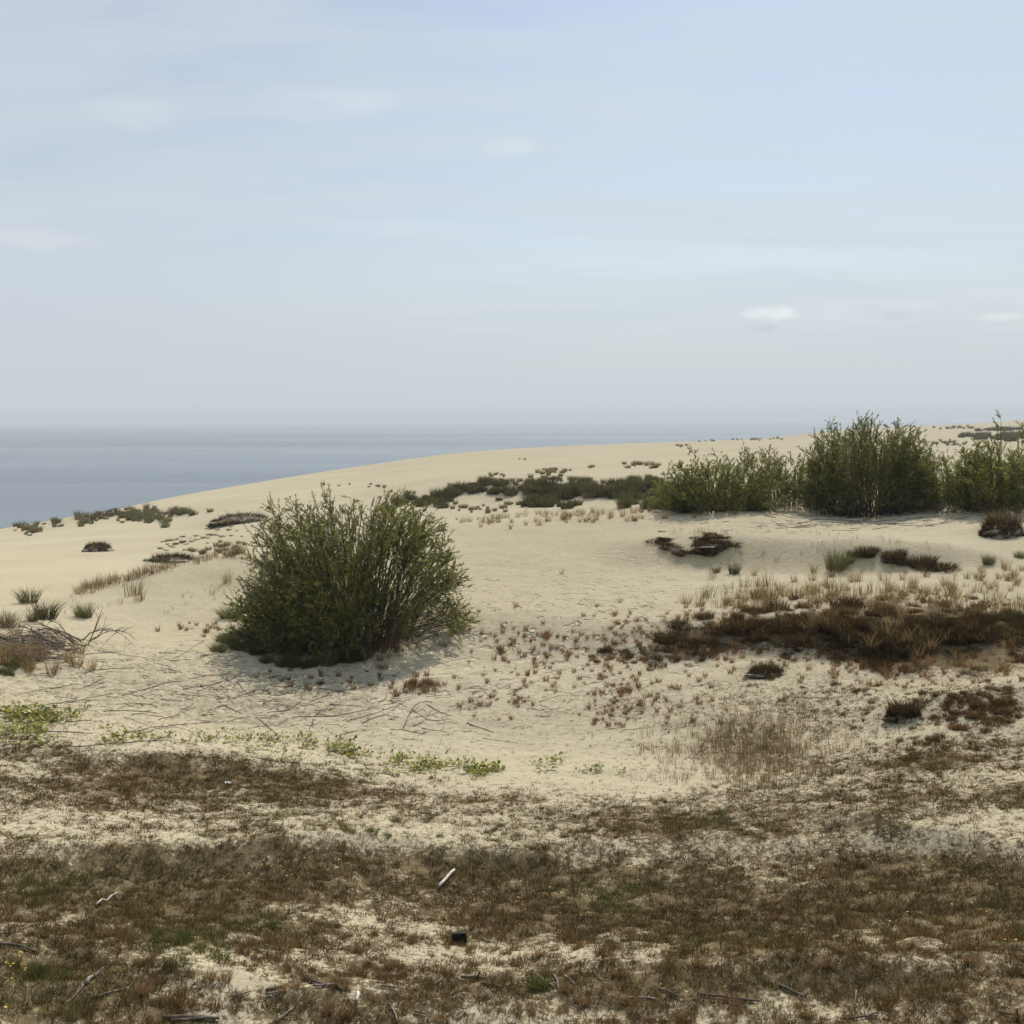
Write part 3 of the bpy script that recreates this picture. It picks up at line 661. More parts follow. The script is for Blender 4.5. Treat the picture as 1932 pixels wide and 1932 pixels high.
scatter_stuff('hollow_dune_grass', 'farmarram', 36, None, (14, 5), 'dry dune grass in the sandy hollow behind the crest', 'dune grass', (.25, .5), seed=66, line=[(800, 955), (850, 962), (900, 962), (990, 955)])
scatter('reed', 60, None, (12, 3), 'dry reed-like tuft on the crest in front of the dark scrub', 'dry tufts on the crest', (.5, 1.0), seed=67, line=[(870, 988), (930, 977), (1000, 972), (1060, 973), (1130, 972), (1210, 966), (1250, 962)])
scatter('straw', 34, None, (22, 6), 'spiky tuft on the sand just below the crest', 'tufts below the crest', (.5, 1.0), seed=68, line=[(890, 995), (960, 984), (1020, 985), (1110, 980), (1200, 975), (1250, 970)])
# far dune specks
for (u, v, n, su, sv, s, lb) in [(1045, 890, 22, 16, 3, .5, 'far marram patch plant at the middle of the big dune'), (1220, 879, 16, 20, 3, .6, 'far marram plant left of the crest willows'), (930, 897, 8, 16, 2, .35, 'far low plant left of the marram patch on the big dune'),
     (1117, 882, 3, 4, 1, .5, 'far lone tuft right of the marram patch on the big dune'), (985, 868, 3, 10, 1, .4, 'tiny far speck of grass on the upper big dune'), (1340, 829, 14, 22, 2, .8, 'far grass plant on the rim above the loose pale willow'),
     (1800, 808, 10, 20, 1.2, 1.4, 'far grass plant on the right rim of the big dune'), (1790, 838, 16, 24, 3, .8, 'far grass plant behind the right crest willows'), (1420, 829, 14, 30, 1.5, .9, 'far grass plant on the rim behind the crest willows'), (1285, 843, 5, 10, 2, .8, 'far dark tuft left of the crest willows')]:
    if n > 9 and v < 850: scatter_stuff('far_dune_grass', 'farmarram', n * 2, (u, v), (su, sv), lb.replace('plant', 'strip'), 'dune grass', (s * .7, s * 1.2), seed=int(u + v))
    else: scatter('farmarram', n, (u, v), (su, sv), lb, lb.replace('far ', 'far group: '), (s * .7, s * 1.2), seed=int(u + v))
scatter('scrub', 40, (1890, 826), (45, 3), 'far green scrub clump behind the right edge willow', 'far green scrub at right', (1.4, 2.2), seed=70, cat='scrub')
scatter('scrub', 14, (1880, 812), (35, 1.5), 'far scrub clump near the right rim of the big dune', 'far scrub near the right rim', (1.4, 2.2), seed=71, cat='scrub')

# ------------------------------------------------------------------ hummocks: eroded mounds of roots and sand with grass on top
def hummock(u, v, rx, ry, h, label, seed, key='straw', n=14, gs=.6, gkey2=None):
    r_ = np.random.default_rng(seed); c = hit([u], [v])[0]
    root = empty('dune_hummock', (c[0], c[1], c[2] - .05)); tag(root, label, 'hummock')
    a = np.linspace(0, 2 * math.pi, 40, endpoint=False); V_ = []; nl = 12
    for k in range(nl):
        t = k / (nl - 1); rad = math.cos(t * math.pi / 2) ** .6
        for th in a:
            q_ = 1 + .25 * math.sin(3 * th + seed) + .3 * float(vnoise(np.array(math.cos(th) * 2.2), np.array(math.sin(th) * 2.2 + t * 3), seed))
            V_.append((rx * rad * q_ * math.cos(th), ry * rad * q_ * math.sin(th), h * math.sin(t * math.pi / 2) * (.6 + .3 * q_ * .6) * .85))
    i = np.arange(nl * 40).reshape(nl, 40); j = np.roll(i, -1, 1)
    f = np.stack([i[:-1], j[:-1], j[1:], i[1:]], -1).reshape(-1, 4)
    V_ = np.array(V_); V_ += (fbm(V_[:, :1] * 5 / rx ** .5, V_[:, 1:2] * 5 / rx ** .5 + V_[:, 2:] * 4, 3, seed) * .12 * h)
    obj('mound', mesh_data('root_mound', V_, f, mat=M_PEAT, smooth_shade=True), root)
    # grass on top and ragged roots all over the eroded face
    def surf(th, e): return np.stack([rx * np.cos(th) * np.cos(e) ** .6, ry * np.sin(th) * np.cos(e) ** .6, h * np.sin(e)], -1)
    wd = max(1, c[1] / 38)
    m = 60 * n; th = r_.uniform(0, 2 * math.pi, m); e = np.arccos(np.sqrt(r_.random(m))) ; rt = surf(th, np.clip(e + .3, 0, 1.5)) * np.array([1, 1, .97])
    hh = gs * r_.gamma(4, .2, m)
    vv, ff, cc = blades(rt, hh, hh * r_.uniform(.2, 1.0, m), th + r_.normal(0, 1.0, m), .010 * r_.uniform(.8, 1.6, m) * wd, pick(DARK, m, r_), pick(HEATH + DARK + BROWN, m, r_), .1, r_)
    obj('grass_cap', mesh_data('grass_cap', vv, ff, cc, M_GRASS), root)
    m = 150 * n; th = r_.uniform(0, 2 * math.pi, m); e = r_.uniform(.0, 1.35, m)
    k_ = vnoise(th * 3.2, e * 4, seed) + .55 * vnoise(th * 8, e * 9, seed + 1) > -.25; th, e = th[k_], e[k_]; m = len(th)
    rt = surf(th, e) * 1.02
    hh = np.where(r_.random(m) < .6, -1, .6) * h * r_.uniform(.12, .5, m)
    vv, ff, cc = blades(rt, hh, r_.uniform(.2, .6, m) * h * .7, th + r_.normal(0, .6, m), .011 * wd * r_.uniform(.8, 1.8, m), pick(DARK + HEATH, m, r_), pick(HEATH + BROWN[:2], m, r_), 0, r_)
    obj('hanging_roots', mesh_data('hanging_roots', vv, ff, cc, M_GRASS), root)
hummock(184, 1040, 1.05, .8, .55, 'lone flat-topped hummock with dark eroded face on the bare left sand', 2, gs=.3)
hummock(460, 985, 2.6, 1.3, .75, 'wide eroded mound of dark roots left behind the large willow', 3, gs=.35, n=10)
hummock(412, 992, .9, .7, .5, 'small dark mound left of the wide eroded mound of roots', 4, gs=.25)
hummock(325, 1058, 1.5, .6, .35, 'dark mossy hump behind the straw row on the left dune edge', 5, gs=.3)
hummock(1342, 1028, .65, .3, .12, 'dark broken hummock on the upper edge of the shaded sand slope', 7, gs=.12, n=14)
hummock(1890, 1010, .65, .5, .5, 'dark rounded hummock at the right edge below the willows', 8, gs=.4, n=16)
hummock(1447, 1270, .42, .26, .13, 'small dark hummock with green top in front of the brown bank', 9, gs=.14, n=12)
hummock(1705, 1352, .32, .22, .16, 'low black-brown tuft mound on pale sand at right', 10, gs=.2, n=12)

scatter('roots', 60, None, (6, 4), 'ragged clump of dark roots hanging from the broken hummock on the shaded slope', 'root clumps of the broken hummock', (.5, 1.2), seed=80, cat='roots', line=[(1243, 1010), (1255, 1022), (1275, 1040), (1300, 1046), (1330, 1040), (1360, 1034), (1378, 1020), (1345, 1012), (1318, 1018)])
scatter('shoot', 26, None, (8, 3), 'short dry shoots on top of the broken hummock', 'shoots on the broken hummock', (.3, .6), seed=79, line=[(1240, 1005), (1275, 1006), (1330, 1004), (1372, 1008)])
# ------------------------------------------------------------------ right middle: shaded slope and sparse beach grass
for (u, v, s, key, lb) in [(1577, 1075, 1.35, 'marramgreen', 'big blue-green marram clump on the shaded slope right of centre'), (1600, 1062, .7, 'marramgreen', 'smaller dark shrub tuft touching the big blue-green clump'),
     (1640, 1048, .6, 'marramgreen', 'dark green tuft on top of the slope right of the big blue-green clump'), (1865, 1064, .75, 'marramgreen', 'rounded grey-green tuft alone on bright sand at right'), (1924, 1052, .6, 'marramgreen', 'yellow-green tuft cut by the right edge of the photo'),
     (1385, 1082, .75, 'marram', 'dark upright tuft low on the shaded slope'), (1352, 1080, .5, 'marram', 'narrow tuft left of the dark upright tuft on the shaded slope'), (1400, 1048, .45, 'reed', 'small tuft high on the shaded slope'), (1440, 1045, .45, 'reed', 'second small tuft high on the shaded slope, nearer the big clump'), (1465, 1060, .5, 'reed', 'faint tuft halfway down the shaded slope'),
     (1450, 1106, 1.05, 'reed', 'tall wind-bent straw tuft at the foot of the shaded slope'), (1060, 1083, .55, 'straw', 'lone dark spiky tuft on the bare sand in the centre'), (1605, 1132, 1.1, 'reed', 'tall leaning straw tuft above the brown bank'), (1632, 1122, 1.15, 'reed', 'tallest straw tuft above the brown bank')]:
    plant(key, u, v, lb, s=s)
scatter('heath', 26, None, (14, 5), 'brown shrubby clump on the slope right of the big blue-green clump', 'brown clumps on the right slope', (.5, .95), seed=81, line=[(1610, 1045), (1660, 1050), (1700, 1060), (1740, 1068), (1780, 1072)], cat='heath')
scatter('shoot', 30, None, (30, 10), 'short shoots on the right slope near the big blue-green clump', 'shoots on the right slope', (.3, .6), seed=82, line=[(1520, 1040), (1600, 1045), (1720, 1075), (1830, 1085)])
scatter('shoot', 34, None, (24, 5), 'short shoots along the top of the shaded slope', 'shoots on the slope top', (.3, .55), seed=83, line=[(1380, 1003), (1470, 1003), (1560, 1008), (1680, 1022), (1790, 1035)])
scatter('reed', 130, None, (36, 16), 'sparse tall beach grass tuft above the brown bank', 'beach grass above the brown bank', (.45, 1.0), seed=84, line=[(1330, 1130), (1420, 1125), (1520, 1135), (1620, 1125), (1720, 1128), (1840, 1140), (1900, 1150)])
scatter('hairdark', 60, None, (40, 12), 'black-brown tuft along the ragged upper edge of the brown bank', 'dark tufts on the bank edge', (.7, 1.9), seed=98, line=[(1330, 1165), (1450, 1150), (1560, 1150), (1680, 1145), (1800, 1148), (1900, 1165)])
scatter_stuff('bank_edge_tufts', 'hair', 430, None, (46, 30), 'small russet and dark tufts around the edges of the brown bank', 'tufts', (.5, 1.4), seed=96, clip=lambda u, v: 1125 < v < 1300, line=[(1120, 1230), (1260, 1215), (1400, 1160), (1550, 1150), (1700, 1145), (1900, 1150), (1900, 1260), (1750, 1275), (1600, 1260), (1450, 1240), (1300, 1240)])
scatter('straw', 60, None, (50, 18), 'spidery grey-brown tuft among the beach grass at right', 'spidery tufts at right', (.5, 1.0), seed=85, line=[(1300, 1150), (1500, 1120), (1700, 1110), (1900, 1100)])
scatter('straw', 20, (1890, 1095), (40, 14), 'spidery green-grey tuft on bright sand near the right edge', 'spidery tufts near the right edge', (.5, .9), seed=86)

# ------------------------------------------------------------------ the brown bank at right
def bank_clip(u, v): return 1140 < v < 1265 and u > 1230
scatter('heath', 150, None, (40, 21), 'dark brown heath clump on the shaded bank at right', 'heath clumps on the brown bank', (.25, .9), sz=(.3, 1.05), seed=91, cat='heath', clip=bank_clip, line=[(1270, 1212), (1330, 1205), (1380, 1190), (1450, 1185), (1520, 1190), (1580, 1200), (1650, 1200), (1690, 1195), (1760, 1190), (1850, 1195), (1930, 1200)])
scatter('heath', 70, None, (30, 13), 'dark heath clump in the thick core of the shaded brown bank', 'heath clumps in the core of the bank', (.45, 1.1), sz=(.4, 1.2), seed=97, cat='heath', line=[(1430, 1178), (1500, 1188), (1580, 1196), (1660, 1190), (1720, 1195), (1790, 1185), (1860, 1188), (1940, 1195)])
scatter('heath', 46, (1690, 1232), (70, 20), 'dark brown heath clump on the lowest tongue of the brown bank', 'heath clumps on the bank tongue', (.25, .9), sz=(.3, 1.0), seed=92, cat='heath')
scatter('heath', 24, (1185, 1238), (50, 13), 'reddish heath clump at the left end of the brown bank', 'heath clumps left of the brown bank', (.2, .6), seed=93, cat='heath')
scatter('straw', 64, None, (34, 26), 'long straw tuft hanging over the brown bank', 'straw on the brown bank', (.6, 1.1), seed=94, clip=bank_clip, line=[(1400, 1200), (1600, 1190), (1700, 1230), (1850, 1210)])
scatter('neargreen', 26, (1905, 1175), (30, 18), 'green grass tuft at the right end of the brown bank', 'green tufts at the right end of the bank', (.9, 1.6), seed=95)

# ------------------------------------------------------------------ small tufts on the pale sand
def hollow_clip(u, v): return 1130 < v < 1400 and u > 480 and not (u < 860 and v < 1215) and v < 1455 - .05 * u
scatter('hair', 120, None, (46, 26), 'small russet tuft on the pale sand right of the large willow', 'russet tufts right of the large willow', (.4, 1.3), seed=101, clip=hollow_clip, line=[(900, 1190), (960, 1225), (1050, 1240), (1020, 1290), (930, 1330), (1000, 1270)])
scatter('hair', 70, (1120, 1215), (80, 26), 'small russet tuft on the sand left of the brown bank', 'russet tufts left of the brown bank', (.4, 1.3), seed=102, clip=hollow_clip)
scatter('hair', 26, None, (26, 9), 'small russet tuft on the sand below the large willow shadow', 'russet tufts below the large willow', (.7, 1.3), seed=103, line=[(490, 1284), (600, 1290), (700, 1278), (850, 1262)])
scatter('hair', 34, (782, 1294), (26, 8), 'brown tuft in the small dense cluster below the large willow', 'brown cluster below the large willow', (.7, 1.5), seed=104)
scatter('hairdark', 110, None, (50, 26), 'dark brown cushion tuft on the sand at the right', 'dark tufts at right', (.4, 1.0), seed=105, clip=lambda u, v: v > 1275, line=[(1560, 1300), (1640, 1330), (1720, 1330), (1800, 1370), (1880, 1340), (1760, 1400), (1700, 1430)])
scatter('hairdark', 60, (1860, 1335), (45, 24), 'dark cushion tuft in the crowd at the right edge', 'dark tufts crowded at the right edge', (.5, 1.2), seed=106)
scatter('hair', 110, (1190, 1315), (70, 34), 'reddish dry tuft in the thick patch right of the hollow', 'reddish patch right of the hollow', (.5, 1.2), seed=107, clip=lambda u, v: u > 1090 and v < 1375)
scatter_stuff('straw_meadow', 'shoot', 900, None, (60, 34), 'short pale straw shoots of the dry meadow right of the hollow', 'dry meadow', (.3, .62), seed=108, clip=lambda u, v: u > 1200 - (v - 1380) * .2 and v < 1490, line=[(1290, 1440), (1380, 1400), (1450, 1390), (1420, 1440), (1560, 1420)])

# ------------------------------------------------------------------ round-leaved creeping plants along the edge of the heath
def round_plant_mesh(n, rad, seed):
    r_ = np.random.default_rng(seed); B_ = Bag()
    for k in range(n):
        a = r_.uniform(0, 6.28); q_ = rad * math.sqrt(r_.random()); c = np.array([q_ * math.cos(a), q_ * math.sin(a), r_.uniform(.04, .14)])
        nrm = unit(np.array([r_.normal(0, .5), r_.normal(0, .5), 1.0])); t1 = unit(np.cross(nrm, [1, .3, 0])); t2 = np.cross(nrm, t1)
        s = r_.uniform(.02, .042); th = np.linspace(0, 2 * math.pi, 9)[:-1]
        ring = c + s * (np.cos(th)[:, None] * t1 + np.sin(th)[:, None] * t2) * (1 + .12 * np.cos(3 * th))[:, None] + nrm * (.012 * np.cos(2 * th))[:, None]
        v = np.concatenate([[c - nrm * .008], ring]); f = [(0, 1 + j, 1 + (j + 1) % 8) for j in range(8)]
        col = pick([(.23, .23, .045), (.27, .255, .055), (.16, .18, .04), (.25, .21, .055)], 1, r_)[0]
        B_.add(v, np.array(f), np.tile(col, (9, 1)))
        pv, pf = tube([(0, 0, -.01), (c[0] * .6, c[1] * .6, .02), c], [.003, .0025, .002], 3); B_.add(pv, pf, np.tile([.14, .15, .05], (len(pv), 1)))
    m = B_.mesh('round_leaf_plant', M_ROUND); m['object_name'] = 'round_leaf_plant'; return m
PROTO['round'] = [round_plant_mesh(n, r, 300 + n) for n, r in ((7, .12), (10, .17), (13, .2), (5, .16))]
scatter('round', 64, (50, 1368), (42, 22), 'yellow-green round-leaved plant in the bright patch at the left edge', 'round-leaved plants at the left edge', (.8, 1.3), seed=111, cat='plant', clip=lambda u, v: 1325 < v < 1415)
scatter('round', 26, None, (22, 7), 'round-leaved green plant along the upper edge of the heath at left', 'round-leaved plants along the left heath edge', (.7, 1.1), seed=112, cat='plant', line=[(160, 1393), (300, 1398), (420, 1396), (480, 1390)])
scatter('round', 84, None, (16, 9), 'round-leaved green plant along the heath edge below the hollow', 'round-leaved plants below the hollow', (.7, 1.15), seed=113, cat='plant', line=[(485, 1400), (560, 1405), (640, 1412), (670, 1428), (760, 1440), (800, 1452), (880, 1450), (930, 1458)])
scatter('round', 7, (900, 1454), (14, 5), 'lush round-leaved plant in the greenest clump below the hollow', 'greenest clump below the hollow', (.8, 1.1), seed=114, cat='plant')
scatter('round', 12, None, (16, 8), 'small round-leaved plant on the open sand right of the greenest clump', 'round-leaved plants on open sand', (.6, .9), seed=115, cat='plant', line=[(980, 1455), (1060, 1442), (1130, 1455), (1180, 1460)])
scatter('neargreen', 24, None, (60, 14), 'fresh green tuft on the pale strip between heath patches', 'fresh green tufts on the pale strip', (.5, .9), seed=116, line=[(600, 1572), (700, 1575), (860, 1575), (1000, 1570), (1080, 1600)])

# ------------------------------------------------------------------ the heath in front: the biggest tufts one by one, all the rest as ground cover
def image_samples(n, seed, v0=1290, v1=1990, u0=-330, u1=2260):
    """random spots, even per square metre, on the ground that the photo shows"""
    r_ = np.random.default_rng(seed); out = []
    while sum(len(o) for o in out) < n:
        m = n * 2; a = r_.uniform(-.66, .66, m); r = np.sqrt(r_.uniform(7.2 ** 2, 28 ** 2, m))
        # thin out with distance so that the density on the picture is closer to even
        k = r_.random(m) < np.clip((11 / r) ** 1.2, 0, 1); a, r = a[k], r[k]
        x, y = r * np.sin(a), r * np.cos(a); z = ground(x, y); u, v = project(np.stack([x, y, z], -1))
        ok = (u > u0) & (u < u1) & (v > v0) & (v < v1)
        out.append(np.stack([x, y, z, u, v], -1)[ok])
    o = np.concatenate(out); r_.shuffle(o); return o[:n]

GREENP = [(350, 1790, 80, 42), (60, 1675, 150, 40), (40, 1870, 190, 80), (490, 1740, 80, 30), (380, 1630, 30, 14), (860, 1618, 60, 14), (1480, 1600, 30, 16), (1150, 1700, 90, 40), (1440, 1880, 40, 30), (600, 1440, 120, 30), (1380, 1560, 80, 30), (540, 1530, 60, 20), (1000, 1860, 40, 20), (1330, 1310, 60, 30), (1480, 1320, 60, 30)]
def greenness(u, v, x, y):
    g_ = np.zeros_like(u)
    for (cu, cv, su, sv) in GREENP: g_ = np.maximum(g_, np.exp(-((u - cu) / su) ** 2 - ((v - cv) / sv) ** 2))
    return np.clip(g_ * .85 + 0.32 * fbm(x * .8, y * .8, 2, 77) + .22, 0, 1)
DARKP = [(330, 1640, 300, 40), (560, 1650, 160, 40), (1130, 1690, 250, 80), (1850, 1680, 130, 60), (1700, 1640, 120, 40), (1420, 1720, 200, 60)]
def darkness(u, v):
    g_ = np.zeros_like(u)
    for (cu, cv, su, sv) in DARKP: g_ = np.maximum(g_, np.exp(-((u - cu) / su) ** 2 - ((v - cv) / sv) ** 2))
    return g_

# individuals
S_ = image_samples(5200, 201, 1480, 1945, -10, 1942)
d_ = cover(S_[:, 3], S_[:, 4], S_[:, 0], S_[:, 1]); S_ = S_[(d_ > .22) & (d_ < .95)]
S_ = S_[np.argsort(np.hypot(S_[:, 0], S_[:, 1]) + rng.uniform(0, 9, len(S_)))][:290]
r_ = np.random.default_rng(202)
gr_ = greenness(S_[:, 3], S_[:, 4], S_[:, 0], S_[:, 1])
for k in range(len(S_)):
    p = S_[k, :3]; u, v = S_[k, 3], S_[k, 4]
    side = 'left' if u < 640 else ('right' if u > 1290 else 'middle')
    band = 'front edge' if v > 1790 else ('dark band' if v > 1600 else 'upper heath')
    if gr_[k] > .5: plant('neargreen', 0, 0, f'green grass tuft in the {side} of the {band} of the heath', 'grass tuft', f'green heath tufts, {side} {band}', float(r_.uniform(.7, 1.3)), r_, p)
    else: plant('near', 0, 0, f'dry brown grass tuft in the {side} of the {band} of the heath', 'grass tuft', f'brown heath tufts, {side} {band}', float(r_.uniform(.4, 1.0)), r_, p)

def cover_stuff(name, label, ntuft, per, seed, kind, v0=1290):
    S_ = image_samples(ntuft, seed, v0); x, y, z, u, v = S_.T; r_ = np.random.default_rng(seed + 1)
    d_ = cover(u, v, x, y); g_ = greenness(u, v, x, y); dk = darkness(u, v)
    cl = .55 * fbm(x * 3.2, y * 3.2, 2, 61) + .5 * vnoise(x * 8, y * 8, 63) + .55 * vnoise(x * 17, y * 17, 64)      # plants stand in clumps with bare sand between
    k = r_.random(len(x)) < np.clip(d_ * 1.5, 0, 1) * smooth(.06 - .5 * d_, .36 - .45 * d_, cl) + .03 * (v > 1300)
    x, y, z, u, v, d_, g_, dk = (q_[k] for q_ in (x, y, z, u, v, d_, g_, dk)); n = len(x)
    dist = np.hypot(x, y)
    if kind == 'tuft':
        T = np.repeat(np.arange(n), per); m = len(T)
        a = r_.uniform(0, 6.283, m); q_ = np.sqrt(r_.random(m)); tr_ = r_.uniform(.012, .045, n)[T]
        rt = np.stack([x[T] + tr_ * q_ * np.cos(a), y[T] + tr_ * q_ * np.sin(a), z[T] - .012], -1)
        hh = (r_.gamma(2.0, .015, n) * (.7 + .7 * d_) + .016)[T] * r_.uniform(.5, 1.1, m)
        lean = hh * r_.uniform(.2, 1.4, m); phi = a + r_.normal(0, .9, m)
        w = .0048 * np.maximum(1, dist / 12)[T] * r_.uniform(.7, 1.3, m)
        isg = (r_.random(n) < g_ * 1.0)[T]; isd = (r_.random(n) < .20 + .45 * dk)[T]; isr = (r_.random(n) < .5)[T]
        base = np.where(isg[:, None], pick(OLIVE, m, r_), np.where(isd[:, None], pick(DARK + HEATH, m, r_), pick(BROWN, m, r_)))
        tip = np.where(isg[:, None], pick(GREEN + OLIVE, m, r_), np.where(isd[:, None], pick(HEATH + DARK + BROWN[:2], m, r_), np.where(isr[:, None], pick(RUSSET + BROWN + STRAW[1:2], m, r_), pick(BROWN + STRAW + STRAW[:1] + OLIVE, m, r_))))
        tv = r_.choice([.6, .85, 1.0, 1.2, 1.45], n)[T][:, None]
        vv, ff, cc = blades(rt, hh, lean, phi, w, base * tv, tip * tv, .12, r_)
    else:
        m = n; a = r_.uniform(0, 6.283, m); rt = np.stack([x, y, z + .004], -1)
        hh = r_.uniform(.004, .03, m); lean = r_.uniform(.03, .13, m) * np.maximum(1, dist / 13)
        vv, ff, cc = blades(rt, hh, lean, a, .006 * np.maximum(1, dist / 13) * r_.uniform(.7, 1.4, m), pick(BROWN + DARK, m, r_), pick(STRAW[:2] + BROWN + BROWN, m, r_), .3, r_)
    tag(obj(name, mesh_data(name, vv, ff, cc, M_GRASS)), label, 'ground cover', kind='stuff')
    print(name, n, len(ff))
cover_stuff('heath_grass_cover', 'dry brown and olive grass cover of the heath in front', 225000, 8, 211, 'tuft')
cover_stuff('straw_litter', 'dead straw and leaf litter lying on the sand of the heath', 85000, 1, 221, 'litter')

# yellow flowers: stalk with a small flower head
def flower_mesh(seed):
    r_ = np.random.default_rng(seed); B_ = Bag(); h = r_.uniform(.12, .2)
    v, f = tube([(0, 0, -.01), (.01, .005, h * .5), (.015, -.01, h)], [.0022, .002, .0018], 3); B_.add(v, f, np.tile([.08, .10, .03], (len(v), 1)))
    c = np.array([.015, -.01, h])
    for j in range(11):
        th = 6.283 * j / 11; d = np.array([math.cos(th), math.sin(th), .35]); sd = np.array([-math.sin(th), math.cos(th), 0]) * .006
        B_.add(np.array([c, c + d * .012 - sd, c + d * .022, c + d * .012 + sd]), np.array([(0, 1, 2), (0, 2, 3)]), np.tile([.75, .42, .02], (4, 1)))
    m = B_.mesh('yellow_flower', M_ROUND); m['object_name'] = 'yellow_flower'; return m
PROTO['flower'] = [flower_mesh(i) for i in range(4)]
scatter('flower', 22, (20, 1850), (26, 40), 'small yellow flower in the green grass at the lower left corner', 'yellow flowers at lower left', (.35, .55), seed=121, cat='flower')
scatter('flower', 22, (1110, 1700), (60, 26), 'small yellow flower in the dark middle of the heath', 'yellow flowers in the middle', (.35, .55), seed=122, cat='flower')
scatter('flower', 18, (1750, 1720), (110, 60), 'small yellow flower in the brown heath at lower right', 'yellow flowers at lower right', (.35, .55), seed=123, cat='flower')
scatter('flower', 10, (590, 1640), (50, 20), 'small yellow flower in the dark band left of the white stick', 'yellow flowers left of the white stick', (.45, .65), seed=124, cat='flower')

# ------------------------------------------------------------------ twigs on the pale sand
def ground_path(pts, seed, lift=.006, amp=.03, step=.12):
    """photo polyline laid on the ground, resampled with a little wander"""
    P_ = hit([p[0] for p in pts], [p[1] for p in pts]); r_ = np.random.default_rng(seed)
    L = np.concatenate([[0], np.cumsum(np.linalg.norm(np.diff(P_[:, :2], axis=0), axis=1))]); n = max(4, int(L[-1] / step) + 1)
    t = np.linspace(0, L[-1], n); x = np.interp(t, L, P_[:, 0]); y = np.interp(t, L, P_[:, 1])
    k = np.ones(3) / 3
    if n > 6:
        for _ in range(2): x[1:-1] = np.convolve(x, k, 'valid'); y[1:-1] = np.convolve(y, k, 'valid')
    w = r_.normal(0, amp, (n, 2)); x += w[:, 0]; y += w[:, 1]
    return np.stack([x, y, ground(x, y) + lift], -1)

def lay_twig(pts, r0, r1, label, seed, name='bare_twig', cat='twig', group=None, mat=None, amp=.03, lift=None, k=4, step=.12, forks=0):
    p = ground_path(pts, seed, r0 * .7 if lift is None else lift, amp, step); o_ = p[len(p) // 2].copy(); r_ = np.random.default_rng(seed + 9)
    B_ = Bag(); B_.add(*tube(p - o_, np.linspace(r0, r1, len(p)), k))
    for j in range(forks):
        i = int(r_.integers(len(p) // 4, len(p) - 1)); d = p[min(i + 1, len(p) - 1)] - p[i - 1]; an = r_.choice([-1, 1]) * r_.uniform(.4, 1.0); l_ = r_.uniform(.25, .6) * np.linalg.norm(p[-1] - p[0])
        d = unit(np.array([d[0] * math.cos(an) - d[1] * math.sin(an), d[0] * math.sin(an) + d[1] * math.cos(an), 0]))
        q_ = p[i] + d * np.linspace(0, l_, 6)[:, None] * .7; q_[:, 2] = ground(q_[:, 0], q_[:, 1]) + r0 * .5 + np.linspace(0, r_.uniform(0, .12), 6)
        B_.add(*tube(q_ - o_, np.linspace(r1 + (r0 - r1) * .5, r1 * .6, 6), k))
    m = B_.mesh(name, mat or M_ROOT, True)
    return tag(obj(name, m, loc=o_), label, cat, group)

def z1(pts): return [(.25 * a, 1107 + .25 * b) for a, b in pts]
def z2(pts): return [(483 + .25 * a, 1182 + .25 * b) for a, b in pts]
LONG = [z1(p) for p in ([(270, 905), (450, 880), (590, 855), (720, 830), (850, 805)], [(380, 770), (545, 740)], [(640, 515), (800, 500), (945, 485)], [(780, 945), (830, 935), (960, 940), (1180, 950)], [(990, 970), (1050, 955), (1120, 975), (1290, 985)],
   [(920, 825), (1050, 790), (1110, 765), (1300, 720), (1450, 690), (1620, 665)], [(640, 650), (760, 630), (880, 615), (1010, 615)], [(960, 1100), (1100, 1075), (1250, 1050), (1400, 1040), (1580, 1020)], [(1040, 1115), (1210, 1075)],
   [(490, 1210), (680, 1190), (870, 1190), (1080, 1170), (1280, 1125), (1330, 1090)], [(1790, 720), (1830, 775), (1890, 830)], [(500, 1020), (700, 1010)], [(1200, 500), (1330, 505)], [(1280, 560), (1440, 550)], [(640, 760), (720, 720), (800, 690)], [(1380, 780), (1500, 760), (1730, 710)], [(270, 1100), (480, 1095), (700, 1110)], [(560, 570), (620, 605), (655, 630)], [(1690, 900), (1760, 930), (1830, 960)], [(1530, 970), (1590, 975), (1640, 905), (1690, 895)])] + \
  [z2(p) for p in ([(90, 650), (200, 640), (300, 610), (360, 575), (340, 530), (310, 510), (385, 485), (320, 550)], [(270, 690), (430, 680), (600, 685), (760, 650), (900, 615)], [(1000, 560), (1140, 610)], [(1170, 625), (1290, 710)], [(1120, 770), (1140, 690), (1180, 600), (1270, 550), (1340, 575)],
   [(1180, 755), (1280, 710), (1330, 625)], [(1295, 595), (1400, 655), (1480, 680)], [(1015, 775), (1220, 800), (1280, 815)], [(480, 470), (620, 495), (720, 490), (770, 450), (740, 420)], [(1590, 730), (1700, 765), (1800, 805)], [(1420, 955), (1475, 915)], [(0, 690), (70, 735), (130, 790)], [(550, 590), (680, 590), (800, 605)], [(790, 735), (900, 690), (1010, 655)], [(110, 520), (200, 520), (300, 465)], [(50, 585), (160, 550), (210, 540)], [(430, 700), (400, 790)], [(1240, 1020), (1280, 990), (1330, 990)], [(920, 575), (970, 550), (990, 500)])]
for k, pts in enumerate(LONG):
    far_left = pts[0][0] < 480
    lay_twig(pts, .0105, .005, 'long thin dark twig on pale sand ' + ('at left of the hollow' if far_left else 'below the large willow'), 400 + k, group='long twigs, ' + ('left hollow' if far_left else 'middle hollow'), forks=(k % 3 == 0), amp=.010, step=.2)
